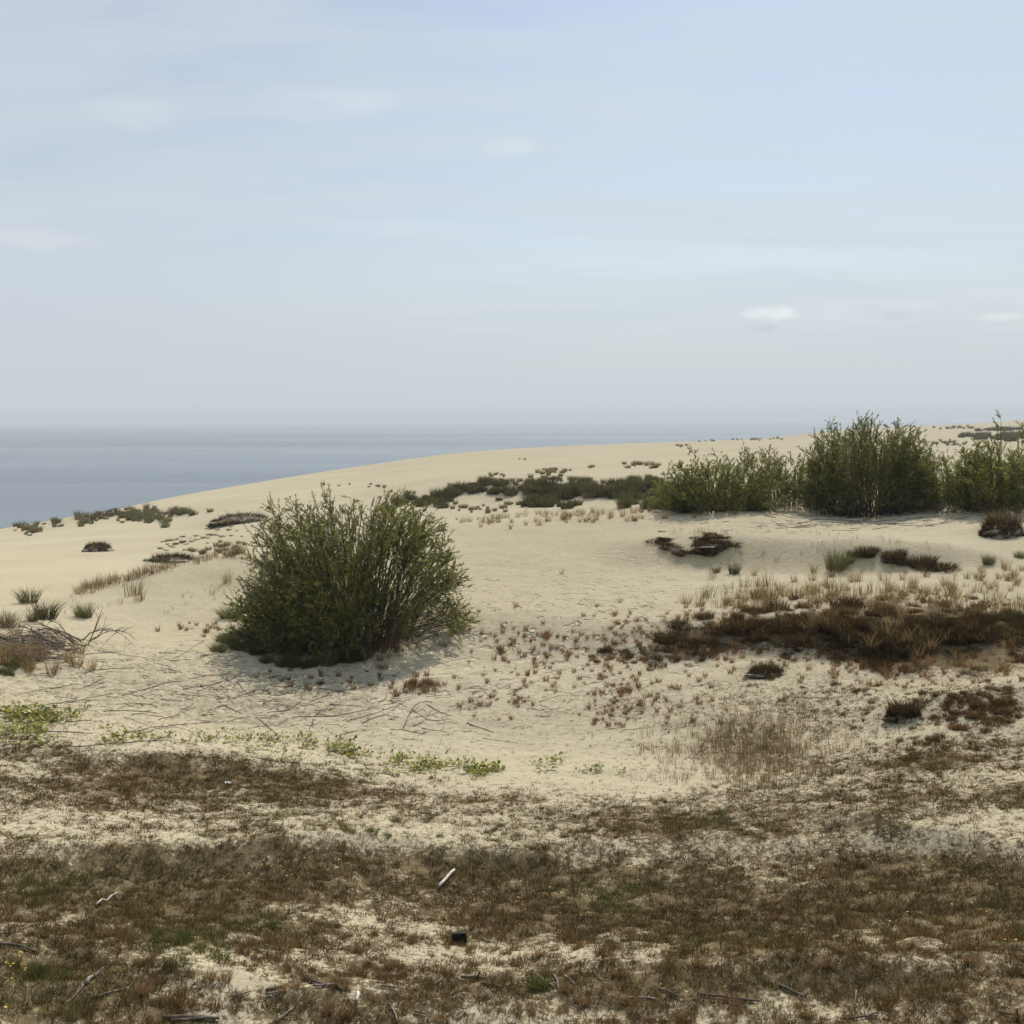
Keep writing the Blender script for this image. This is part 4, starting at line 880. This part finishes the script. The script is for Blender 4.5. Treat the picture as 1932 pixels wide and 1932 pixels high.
# shorter twigs, most of them swept the same way by the wind
r_ = np.random.default_rng(77); k = 0
while k < 220:
    if r_.random() < .62: u, v = r_.uniform(20, 640), r_.normal(1300, 45)
    else: u, v = r_.normal(850, 180), r_.normal(1330, 40)
    if v < 1215 or v > 1440 or (u < 130 and v < 1270) or (430 < u < 830 and v < 1262): continue
    l_ = r_.gamma(2.2, 13); an = r_.normal(-.10, .22)
    pts = [(u, v), (u + l_ * .5, v + l_ * .5 * an + r_.normal(0, 1.2)), (u + l_, v + l_ * an)]
    lay_twig(pts, r_.uniform(.005, .008), .004, 'short thin twig lying on the pale sand ' + ('at left' if u < 480 else 'below the large willow'), 500 + k, group='short twigs ' + ('at left' if u < 480 else 'below the large willow'), k=3, amp=.015, step=.2); k += 1
k = 0
while k < 60:
    u, v = r_.normal(1560, 110), r_.normal(985, 9)
    if v < 968 or v > 1004: continue
    l_ = r_.gamma(2.5, 11); an = r_.normal(-.05, .12)
    lay_twig([(u, v), (u + l_ * .5, v + l_ * .5 * an + r_.normal(0, .6)), (u + l_, v + l_ * an)], .014, .008, 'thin twig on the sand below the willows on the right crest', 800 + k, group='twigs below the crest willows', k=3, amp=.03, step=.3); k += 1
# crumbs of wood and root between them, too many to count
def crumbs():
    r_ = np.random.default_rng(88); n = 11000
    u = np.concatenate([r_.uniform(-20, 700, 6500), r_.normal(1080, 260, 3000), r_.normal(1560, 150, 1200)]); v = np.concatenate([r_.normal(1300, 55, 6500), r_.normal(1230, 90, 3000), r_.normal(987, 9, 1200)])
    ok = (v > 965) & (v < 1445) & ~((u < 900) & (v < 1215)) ; u, v = u[ok], v[ok]; p = hit(u, v); n = len(u)
    a = r_.normal(.1, .5, n); L_ = r_.gamma(2, .09, n) * np.maximum(1, p[:, 1] / 30)
    p[:, 2] += .004
    vv, ff, cc = blades(p, r_.uniform(.0, .05, n), L_, a, .012 * np.maximum(1, p[:, 1] / 28) * r_.uniform(.6, 1.3, n), pick([(.09, .07, .05), (.13, .105, .08)], n, r_), pick([(.10, .08, .06), (.15, .12, .09)], n, r_), .4, r_)
    tag(obj('twig_litter', mesh_data('twig_litter', vv, ff, cc, M_GRASS)), 'scraps of twig and root strewn over the pale sand', 'litter', kind='stuff')
crumbs()

# ------------------------------------------------------------------ driftwood pile at the left edge
def branch_mesh(name, seed, L, r0, arch, nf, mat):
    r_ = np.random.default_rng(seed); B_ = Bag(); n = 12; t = np.linspace(0, 1, n)
    x = -L * t; y = .12 * L * np.cumsum(r_.normal(0, .25, n)) / 3; z = arch * np.sin(t * math.pi * r_.uniform(.75, 1.0)) + .03 * r_.normal(0, 1, n) * L * .3 + .02
    z = np.maximum(z, .01); P_ = np.stack([x, y, z], -1); B_.add(*tube(P_, np.linspace(r0, r0 * .2, n), 5))
    for j in range(nf):
        i = int(r_.integers(2, n - 2)); d = unit(np.array([-1, r_.normal(0, .7), r_.normal(.35, .4)])); l_ = L * r_.uniform(.2, .45); s = np.linspace(0, 1, 7)[:, None]
        q_ = P_[i] + d * l_ * s + np.array([0, 0, -.25 * l_]) * s ** 2 + r_.normal(0, .012, (7, 3)); q_[:, 2] = np.maximum(q_[:, 2], .0); q_[0] = P_[i]
        B_.add(*tube(q_, np.linspace(r0 * .5, r0 * .15, 7), 4))
    m = B_.mesh(name, mat, True); m['object_name'] = name; return m
PROTO['branch'] = [branch_mesh('dead_branch', 600 + i, L, r0, ar, nf, M_DEAD) for i, (L, r0, ar, nf) in enumerate([(2.2, .022, .45, 5), (1.7, .018, .25, 4), (1.3, .014, .5, 5), (2.0, .02, .12, 6), (1.1, .012, .2, 4), (1.5, .016, .08, 3)])]
r_ = np.random.default_rng(66)
for k in range(62):
    t = r_.random(); u = 20 + 118 * t ** .8 + r_.normal(0, 10); v = 1238 - 16 * t + r_.normal(0, 14)
    p = hit([u], [v])[0]; m = PROTO['branch'][int(r_.integers(0, 6))]
    o = obj('dead_branch', m, loc=(p[0] + .2, p[1], p[2] + r_.uniform(-.02, .16)), rz=float(r_.normal(.15, .35)), s=float(r_.uniform(.45, .95)))
    tag(o, 'crooked dead branch in the tangled driftwood pile at the left edge', 'branch', 'branches of the driftwood pile')
for k, (u, v, rz, s) in enumerate([(176, 1207, 2.9, .55), (200, 1212, 3.3, .5), (185, 1216, .2, .6), (150, 1210, 2.7, .8)]):
    p = hit([u], [v])[0]; o = obj('dead_branch', PROTO['branch'][(k * 2) % 6], loc=(p[0], p[1], p[2]), rz=rz, s=s)
    tag(o, ['thin dead branch lying at the foot of the bare upright sapling', 'dead branch reaching right from the bare upright sapling', 'low dead branch in front of the bare upright sapling', 'dead branch arching from the driftwood pile to the bare sapling'][k], 'branch', 'branches of the driftwood pile')
scatter('straw', 40, (55, 1240), (45, 18), 'grey-brown grass tuft growing through the driftwood pile', 'grass in the driftwood pile', (.6, 1.2), seed=131)
scatter('neargreen', 16, (15, 1262), (22, 10), 'dull green tuft below the driftwood pile at the left edge', 'green tufts below the driftwood', (1.0, 2.0), seed=132)
# the bare sapling standing beside it
c = hit([166], [1216])[0]; sap = empty('dead_sapling', c); tag(sap, 'bare upright dead sapling with forked shoots beside the driftwood pile', 'sapling')
px = c[1] / 2025
def sp(u, v, dy=0): return ((u - 166) * px * 1.0, dy, max(0, (1216 - v) * px))
for name, pts, r0 in [('trunk', [(166, 1218, 0), (176, 1195, .02), (184, 1172, .05), (191, 1155, .06), (196, 1142, .08)], .016), ('branch', [(178, 1190, .02), (190, 1172, -.1), (196, 1160, -.15), (206, 1150, -.2)], .010), ('branch', [(170, 1210, 0), (192, 1196, -.2), (205, 1182, -.3), (222, 1170, -.35)], .012),
                      ('branch', [(190, 1197, -.2), (200, 1186, -.1), (205, 1172, 0)], .007), ('branch', [(172, 1206, 0), (185, 1200, .2), (190, 1180, .3), (193, 1165, .32)], .009), ('branch', [(186, 1166, .05), (181, 1150, 0), (179, 1146, 0)], .006), ('branch', [(205, 1183, -.3), (216, 1182, -.35), (224, 1176, -.4)], .006)]:
    v_, f_ = tube([sp(*p) for p in pts], np.linspace(r0, .003, len(pts)), 5); obj(name, mesh_data('sapling_' + name, v_, f_, mat=M_DEAD, smooth_shade=True), sap)

# ------------------------------------------------------------------ dead wood in the heath in front
def z5(p): return [(.2604 * a, 1509 + .2604 * b) for a, b in p]
def z6(p): return [(503 + .2604 * a, 1509 + .2604 * b) for a, b in p]
def z7(p): return [(956 + .2604 * a, 1509 + .2604 * b) for a, b in p]
def z8(p): return [(1429 + .2604 * a, 1459 + .2604 * b) for a, b in p]
WOOD = [
 (z6([(1250, 655), (1360, 538)]), .02, .017, M_WHITE, 'straight white bleached stick lying in the dark heath left of centre', 0),
 (z5([(-10, 1062), (120, 1072), (200, 1095), (270, 1120)]), .022, .010, M_DEAD, 'long dark dead branch lying in from the left edge', 1),
 (z5([(700, 790), (790, 750), (850, 705)]), .010, .008, M_WHITE, 'thin pale broken stick in the brown grass at left', 0),
 (z5([(135, 955), (210, 925), (285, 905)]), .010, .007, M_GREY, 'thin grey stick slanting in the green grass near the left edge', 0),
 (z5([(0, 800), (160, 785)]), .009, .006, M_GREY, 'short grey stick at the left edge above the thin slanting stick', 0),
 (z5([(0, 985), (110, 975)]), .010, .006, M_DEAD, 'dark twig at the left edge below the thin slanting stick', 0),
 (z5([(620, 1345), (680, 1290), (740, 1250)]), .028, .008, M_GREY, 'splintered grey stump end in the grass at lower left', 2),
 (z5([(490, 1480), (560, 1410), (620, 1345)]), .008, .006, M_GREY, 'long dry stalk leading up to the splintered grey stump end', 0),
 (z5([(1680, 1440), (1815, 1400)]), .013, .011, M_GREY, 'short grey stick beside russet tufts at lower left', 0),
 (z5([(1180, 1600), (1330, 1590), (1490, 1585)]), .024, .018, M_DEAD, 'thick dark log at the bottom edge left of centre', 0),
 (z5([(1240, 1618), (1400, 1608), (1590, 1605)]), .022, .014, M_DEAD, 'second dark log touching the thick dark log at the bottom edge', 0),
 (z5([(650, 1450), (800, 1410), (940, 1370)]), .008, .006, M_GREY, 'pale flattened stalk in the sand at lower left', 0),
 (z6([(265, 1295), (360, 1335), (440, 1355)]), .020, .014, M_DEAD, 'dark branch sloping right in the pale strip below the black box', 1),
 (z6([(345, 1362), (490, 1352)]), .014, .011, M_GREY, 'straight grey stick meeting the dark sloping branch', 0),
 (z6([(490, 1350), (520, 1370), (560, 1400)]), .020, .012, M_DEAD, 'short bent branch at the right end of the straight grey stick', 1),
 (z6([(0, 1400), (60, 1385), (110, 1368)]), .022, .014, M_DEAD, 'dark branch left of the dark sloping branch', 0),
 (z6([(0, 1422), (115, 1393)]), .014, .011, M_GREY, 'grey stick just below the dark branch at lower left centre', 0),
 (z6([(190, 1205), (250, 1245)]), .012, .008, M_DEAD, 'small dark stick above the dark sloping branch', 0),
 (z6([(662, 1435), (658, 1500)]), .016, .014, M_WHITE, 'short pale stub pointing at the viewer near the bottom', 0),
 (z6([(655, 1500), (620, 1560), (585, 1610)]), .011, .007, M_DEAD, 'dark stick below the short pale stub', 1),
 (z6([(60, 1625), (130, 1570), (200, 1520)]), .014, .009, M_GREY, 'grey stick slanting up right at the bottom edge', 1),
 (z6([(905, 1515), (930, 1570), (955, 1625)]), .012, .010, M_GREY, 'grey stick leaning down right at the bottom edge', 0),
 (z6([(1410, 1300), (1490, 1296), (1570, 1305)]), .020, .016, M_DEAD, 'dark broken branch below and right of the black box', 1),
 (z6([(1560, 1340), (1640, 1355), (1710, 1372)]), .018, .012, M_DEAD, 'dark branch just right of the dark broken branch', 1),
 (z6([(1620, 1300), (1660, 1280), (1700, 1263)]), .012, .008, M_GREY, 'thin grey stick pointing up right beside the dark broken branch', 0),
 (z6([(1330, 1425), (1410, 1388)]), .011, .008, M_GREY, 'small grey stick below the dark broken branch', 0),
 (z6([(1580, 1410), (1630, 1450)]), .012, .010, M_DEAD, 'short dark stick sloping right near the bottom centre', 0),
 (z6([(1380, 1600), (1445, 1545)]), .011, .008, M_GREY, 'grey stick slanting up at the bottom centre', 0),
 (z6([(1070, 1545), (1160, 1565)]), .012, .009, M_DEAD, 'dark stick lying flat at the bottom left of centre', 0),
 (z6([(830, 1365), (935, 1372)]), .012, .009, M_DEAD, 'flat dark stick left of the green weeds near the bottom', 0),
 (z6([(1240, 1340), (1275, 1295)]), .010, .007, M_GREY, 'tiny grey stick below the black box', 0),
 (z6([(680, 130), (740, 75), (800, 72)]), .012, .007, M_DEAD, 'small bent branch on the pale strip at left centre', 0),
 (z6([(320, 122), (390, 108)]), .016, .012, M_GREY, 'small flat piece of grey wood beside a dark tuft', 0),
 (z6([(1780, 308), (1838, 298)]), .012, .010, M_DEAD, 'short dark stick on the pale strip in the middle', 0),
 (z7([(230, 1290), (290, 1335), (345, 1368)]), .016, .012, M_GREY, 'grey branch crossing another in the lower middle', 1),
 (z7([(330, 1275), (370, 1340), (372, 1388)]), .014, .011, M_GREY, 'bent grey branch crossing the grey branch in the lower middle', 0),
 (z7([(175, 1335), (240, 1352), (290, 1348)]), .012, .009, M_DEAD, 'dark branch left of the two crossing grey branches', 1),
 (z7([(415, 1285), (460, 1310), (490, 1352)]), .013, .010, M_GREY, 'short curved grey branch right of the two crossing branches', 0),
 (z7([(625, 1250), (650, 1295), (685, 1325), (770, 1327)]), .011, .007, M_DEAD, 'thin hooked twig beside a russet tuft in the lower middle', 0),
 (z7([(870, 1443), (1000, 1440), (1080, 1458)]), .012, .009, M_GREY, 'long thin grey stick lying level at lower right centre', 1),
 (z7([(1110, 1385), (1200, 1415), (1290, 1452)]), .014, .010, M_DEAD, 'dark stick sloping right above the long level grey stick', 1),
 (z7([(1395, 1424), (1530, 1435), (1680, 1455), (1835, 1476)]), .016, .012, M_DEAD, 'longest dark pole lying level at the lower right', 0),
 (z7([(1640, 1355), (1710, 1345)]), .010, .007, M_GREY, 'tiny pale stick above the longest dark pole', 0),
 (z8([(160, 1550), (250, 1590), (350, 1642)]), .020, .012, M_DEAD, 'dark forked branch right of the longest dark pole', 2),
 (z8([(600, 1795), (730, 1785), (870, 1770)]), .015, .010, M_DEAD, 'dark branch along the bottom edge at right', 1),
 (z8([(1750, 1742), (1840, 1765), (1940, 1782)]), .020, .016, M_DEAD, 'dark branch in the bottom right corner', 2),
 (z8([(1690, 1812), (1740, 1770)]), .012, .010, M_DEAD, 'short dark stick crossing the branch in the bottom right corner', 0),
]
for k, (pts, r0, r1, m, lb, fk) in enumerate(WOOD):
    if m is not M_WHITE: r0, r1 = r0 * .75, r1 * .75
    lay_twig(pts, r0, r1, lb, 900 + k, name='fallen_branch' if m is M_DEAD else 'dry_stick', cat='branch' if m is M_DEAD else 'stick', mat=m, amp=.004, lift=r0 * .6 + (.045 if m is M_WHITE else .014), k=6, step=.16, forks=fk)
# one thin pale stake standing upright
c = hit([1611], [1902])[0]; v_, f_ = tube([(0, 0, -.05), (.01, 0, .08), (.02, .01, .15)], [.008, .007, .005], 6)
tag(obj('pale_stake', mesh_data('pale_stake', v_, f_, mat=M_WHITE, smooth_shade=True), loc=c), 'thin pale stake standing upright in the grass at lower right', 'stake')

# ------------------------------------------------------------------ the black box half sunk in the grass
def box_bm(w, d, h, off=(0, 0, 0), bev=.004):
    import bmesh
    bm = bmesh.new(); bmesh.ops.create_cube(bm, size=1)
    for v in bm.verts: v.co = (v.co.x * w + off[0], v.co.y * d + off[1], v.co.z * h + off[2])
    bmesh.ops.bevel(bm, geom=bm.edges[:], offset=bev, segments=2, affect='EDGES'); return bm
def bm_obj(name, bms, mat, parent):
    import bmesh
    me = bpy.data.meshes.new(name); allb = bmesh.new()
    for b in bms:
        t = bpy.data.meshes.new('piece'); b.to_mesh(t); b.free(); allb.from_mesh(t); bpy.data.meshes.remove(t)
    allb.to_mesh(me); allb.free(); me.materials.append(mat); return obj(name, me, parent)
scatter('near', 9, (868, 1788), (16, 4), 'dry brown grass tuft against the small black box', 'grass at the black box', (.45, .8), seed=133)
c = hit([866], [1779])[0]; bx = empty('wooden_box', (c[0], c[1], c[2] + .045), rz=.08); bx.rotation_euler[0] = math.radians(72); tag(bx, 'small black open box lying tipped on its side in the brown grass at lower centre', 'box')
W_, D_, H_ = .15, .11, .10
bm_obj('front_panel', [box_bm(W_, .014, H_, (0, -D_ / 2, H_ / 2 - .03))], M_BLACK, bx)
bm_obj('back_panel', [box_bm(W_, .014, H_, (0, D_ / 2, H_ / 2 - .03))], M_BLACK, bx)
for s in (-1, 1): bm_obj('side_panel', [box_bm(.014, D_ - .016, H_, (s * (W_ / 2 - .007), 0, H_ / 2 - .032))], M_BLACK, bx)
bm_obj('bottom_panel', [box_bm(W_ - .03, D_ - .016, .012, (0, 0, .01))], M_BLACK, bx)

# crumpled white paper in the upper heath
def paper(u, v, s, label, seed):
    r_ = np.random.default_rng(seed); n = 9; g_ = np.stack(np.meshgrid(np.linspace(-1, 1, n), np.linspace(-1, 1, n), indexing='ij'), -1).reshape(-1, 2)
    z = np.abs(r_.normal(0, .35, n * n)); P_ = np.concatenate([g_ * np.array([1, .6]) * s + r_.normal(0, .12 * s, (n * n, 2)), (z * s * .8 + .03)[:, None]], 1)
    i = np.arange(n * n).reshape(n, n); f = np.stack([i[:-1, :-1], i[1:, :-1], i[1:, 1:], i[:-1, 1:]], -1).reshape(-1, 4)
    f = np.concatenate([f[:, [0, 1, 2]], f[:, [0, 2, 3]]])
    m, nt, out = new_mat('white_paper'); b = nt.nodes.new('ShaderNodeBsdfPrincipled'); b.inputs['Base Color'].default_value = (.62, .60, .55, 1); b.inputs['Roughness'].default_value = .7; nt.links.new(b.outputs[0], out.inputs['Surface'])
    o = obj('crumpled_paper', mesh_data('crumpled_paper', P_, f, mat=m), loc=hit([u], [v])[0]); so = o.modifiers.new('thickness', 'SOLIDIFY'); so.thickness = .002
    tag(o, label, 'litter')
paper(430, 1481, .05, 'crumpled white paper lying in the grass of the upper heath', 5)

# ------------------------------------------------------------------ daylight
SUN_EL, SUN_AZ = 54.0, 19.0       # azimuth measured from straight ahead towards the right
sd = bpy.data.lights.new('sun', 'SUN'); sd.energy = 5.0; sd.angle = math.radians(.6); sd.color = (1.0, .955, .88)
so = bpy.data.objects.new('sun', sd); COL.objects.link(so)
dirn = Vector((math.sin(math.radians(SUN_AZ)) * math.cos(math.radians(SUN_EL)), math.cos(math.radians(SUN_AZ)) * math.cos(math.radians(SUN_EL)), math.sin(math.radians(SUN_EL))))
so.rotation_euler = (-dirn).to_track_quat('-Z', 'Y').to_euler(); so.location = (0, 0, 120)

w = bpy.data.worlds.new('World'); scene.world = w; w.use_nodes = True
nt = w.node_tree; nt.nodes.clear(); N = nt.nodes; L = nt.links
wo = N.new('ShaderNodeOutputWorld'); bg = N.new('ShaderNodeBackground'); bg.inputs['Strength'].default_value = .1; L.new(bg.outputs[0], wo.inputs['Surface'])
sky = N.new('ShaderNodeTexSky'); sky.sky_type = 'NISHITA'; sky.sun_disc = False; sky.sun_elevation = math.radians(SUN_EL); sky.sun_rotation = math.radians(SUN_AZ)
sky.altitude = 50; sky.air_density = 1.0; sky.dust_density = 1.6; sky.ozone_density = .5
tc = N.new('ShaderNodeTexCoord'); D_ir = tc.outputs['Generated']
sx = N.new('ShaderNodeSeparateXYZ'); L.new(D_ir, sx.inputs[0])
def mth(op, a, b=None, c=None, clamp=False):
    m = N.new('ShaderNodeMath'); m.operation = op; m.use_clamp = clamp
    for i, q_ in enumerate((a, b, c)):
        if q_ is None: continue
        if isinstance(q_, (int, float)): m.inputs[i].default_value = q_
        else: L.new(q_, m.inputs[i])
    return m.outputs[0]
def rng_(v, a, b, c=0., d=1.):
    m = N.new('ShaderNodeMapRange'); m.interpolation_type = 'SMOOTHSTEP'; L.new(v, m.inputs['Value'])
    for n_, q_ in zip(('From Min', 'From Max', 'To Min', 'To Max'), (a, b, c, d)): m.inputs[n_].default_value = q_
    return m.outputs['Result']
def mixc(f, a, b):
    x = N.new('ShaderNodeMix'); x.data_type = 'RGBA'
    if isinstance(f, float): x.inputs['Factor'].default_value = f
    else: L.new(f, x.inputs['Factor'])
    for s_, q_ in (('A', a), ('B', b)):
        if isinstance(q_, tuple): x.inputs[s_].default_value = (*q_, 1)
        else: L.new(q_, x.inputs[s_])
    return x.outputs['Result']
# thin high veil: streaky noise on the cloud layer (direction divided by height), whiter towards the horizon
el = sx.outputs['Z']
hz = mth('MAXIMUM', el, .0)
inv = mth('DIVIDE', 1.0, mth('ADD', hz, .12))
cx = mth('MULTIPLY', sx.outputs['X'], inv); cy = mth('MULTIPLY', sx.outputs['Y'], inv)
cv = N.new('ShaderNodeCombineXYZ'); L.new(cx, cv.inputs[0]); L.new(cy, cv.inputs[1])
def cnoise(sc, rot, scale, detail=5, rough=.55, dist=.3):
    mp = N.new('ShaderNodeMapping'); mp.inputs['Scale'].default_value = (*sc, 1); mp.inputs['Rotation'].default_value = (0, 0, rot); L.new(cv.outputs[0], mp.inputs['Vector'])
    n = N.new('ShaderNodeTexNoise'); n.inputs['Scale'].default_value = scale; n.inputs['Detail'].default_value = detail; n.inputs['Roughness'].default_value = rough; n.inputs['Distortion'].default_value = dist; L.new(mp.outputs[0], n.inputs['Vector']); return n.outputs['Fac']
veil = mth('ADD', mth('MULTIPLY', cnoise((.55, 1.5), .25, .8), .65), mth('MULTIPLY', cnoise((.8, 2.6), .4, 2.2), .35))
veil = rng_(veil, .37, .63, .0, 1.)
veil_amt = mth('ADD', rng_(el, .42, .02, .30, .78), mth('MULTIPLY', mth('SUBTRACT', veil, .5), rng_(el, .0, .15, .1, .66)), clamp=True)
VEIL = (5.75, 6.45, 7.05)
HAZE = (5.25, 5.75, 6.2)
col = mixc(veil_amt, sky.outputs['Color'], VEIL)
# grey band low over the water
col = mixc(rng_(el, .16, .0, 0., .75), col, HAZE)
col = mixc(rng_(sx.outputs['X'], .12, -.45, 0., .4), col, (5.1, 5.5, 6.2))
col = mixc(mth('MULTIPLY', rng_(sx.outputs['X'], -.05, .4, 0., .4), rng_(el, .1, .4, 0., 1.)), col, (5.2, 6.35, 7.2))
# a few small clouds, each a puff about its own direction
def puff(u, v, wu, wv, colr, amt, seed):
    global col
    a, s = ray(u, v); az = float(a); e0 = -float(s)
    azn = mth('ARCTAN2', sx.outputs['X'], sx.outputs['Y'])
    elv = mth('DIVIDE', el, mth('SQRT', mth('ADD', mth('MULTIPLY', sx.outputs['X'], sx.outputs['X']), mth('MULTIPLY', sx.outputs['Y'], sx.outputs['Y']))))
    dx = mth('DIVIDE', mth('SUBTRACT', azn, az), wu / 2025); dy = mth('DIVIDE', mth('SUBTRACT', elv, e0), wv / 2025)
    r2 = mth('ADD', mth('MULTIPLY', dx, dx), mth('MULTIPLY', dy, dy))
    cb = N.new('ShaderNodeCombineXYZ'); L.new(mth('MULTIPLY', azn, 1.0), cb.inputs[0]); L.new(mth('MULTIPLY', elv, 1.7), cb.inputs[1]); cb.inputs[2].default_value = seed
    n = N.new('ShaderNodeTexNoise'); n.inputs['Scale'].default_value = 1100 / wu; n.inputs['Detail'].default_value = 5; n.inputs['Roughness'].default_value = .6; L.new(cb.outputs[0], n.inputs['Vector'])
    f = mth('ADD', mth('SUBTRACT', .75, r2), mth('MULTIPLY', mth('SUBTRACT', n.outputs['Fac'], .5), 2.6))
    f = rng_(f, .0, 1.0, 0., amt)
    col = mixc(f, col, colr)
WHT = (7.6, 8.0, 7.95); GRY = (5.0, 5.6, 6.1)
puff(1458, 593, 66, 18, WHT, .85, 2.); puff(1442, 620, 46, 11, GRY, .7, 1.); puff(1690, 594, 44, 15, GRY, .5, 3.); puff(1700, 580, 70, 20, WHT, .22, 4.); puff(1885, 598, 60, 11, WHT, .45, 5.)
puff(690, 185, 120, 34, WHT, .26, 6.); puff(955, 277, 66, 20, WHT, .2, 7.); puff(620, 200, 190, 40, WHT, .14, 12.); puff(700, 430, 300, 26, WHT, .16, 13.); puff(60, 450, 120, 26, (6.6, 6.8, 7.2), .45, 8.); puff(250, 215, 110, 34, WHT, .15, 9.); puff(1240, 622, 50, 10, WHT, .15, 10.); puff(1560, 590, 60, 20, WHT, .15, 11.)
L.new(col, bg.inputs['Color'])

# ------------------------------------------------------------------ air
HAZE_D = 0.00024
if HAZE_D > 0:
    m, nt, out = new_mat('thin_haze'); pv = nt.nodes.new('ShaderNodeVolumePrincipled'); pv.inputs['Color'].default_value = (.80, .86, .90, 1); pv.inputs['Density'].default_value = HAZE_D; pv.inputs['Anisotropy'].default_value = 0
    nt.links.new(pv.outputs[0], out.inputs['Volume'])
    E = FAR + 1500; z0, z1_ = -8.0, CAM_H + 4
    V_ = [(sx_ * E, sy_ * E, z) for z in (z0, z1_) for sx_, sy_ in ((-1, -1), (1, -1), (1, 1), (-1, 1))]
    Fq = [(3, 2, 1, 0), (4, 5, 6, 7), (0, 1, 5, 4), (1, 2, 6, 5), (2, 3, 7, 6), (3, 0, 4, 7)]
    tag(obj('haze', mesh_data('haze', V_, Fq, mat=m)), 'thin pale haze filling the air over the dunes and the lagoon', 'haze', kind='stuff')

# ------------------------------------------------------------------ rendering
scene.view_settings.view_transform = 'Standard'; scene.view_settings.look = 'None'; scene.view_settings.gamma = 1; scene.view_settings.use_curve_mapping = False
scene.view_settings.exposure = 0.15
scene.render.engine = 'CYCLES'
cy = scene.cycles
cy.max_bounces = 6; cy.diffuse_bounces = 3; cy.glossy_bounces = 2; cy.transmission_bounces = 3; cy.volume_bounces = 0; cy.transparent_max_bounces = 4
cy.use_denoising = True; cy.denoiser = 'OPENIMAGEDENOISE'; cy.denoising_input_passes = 'RGB_ALBEDO_NORMAL'
cy.sample_clamp_indirect = 4; cy.sample_clamp_direct = 6
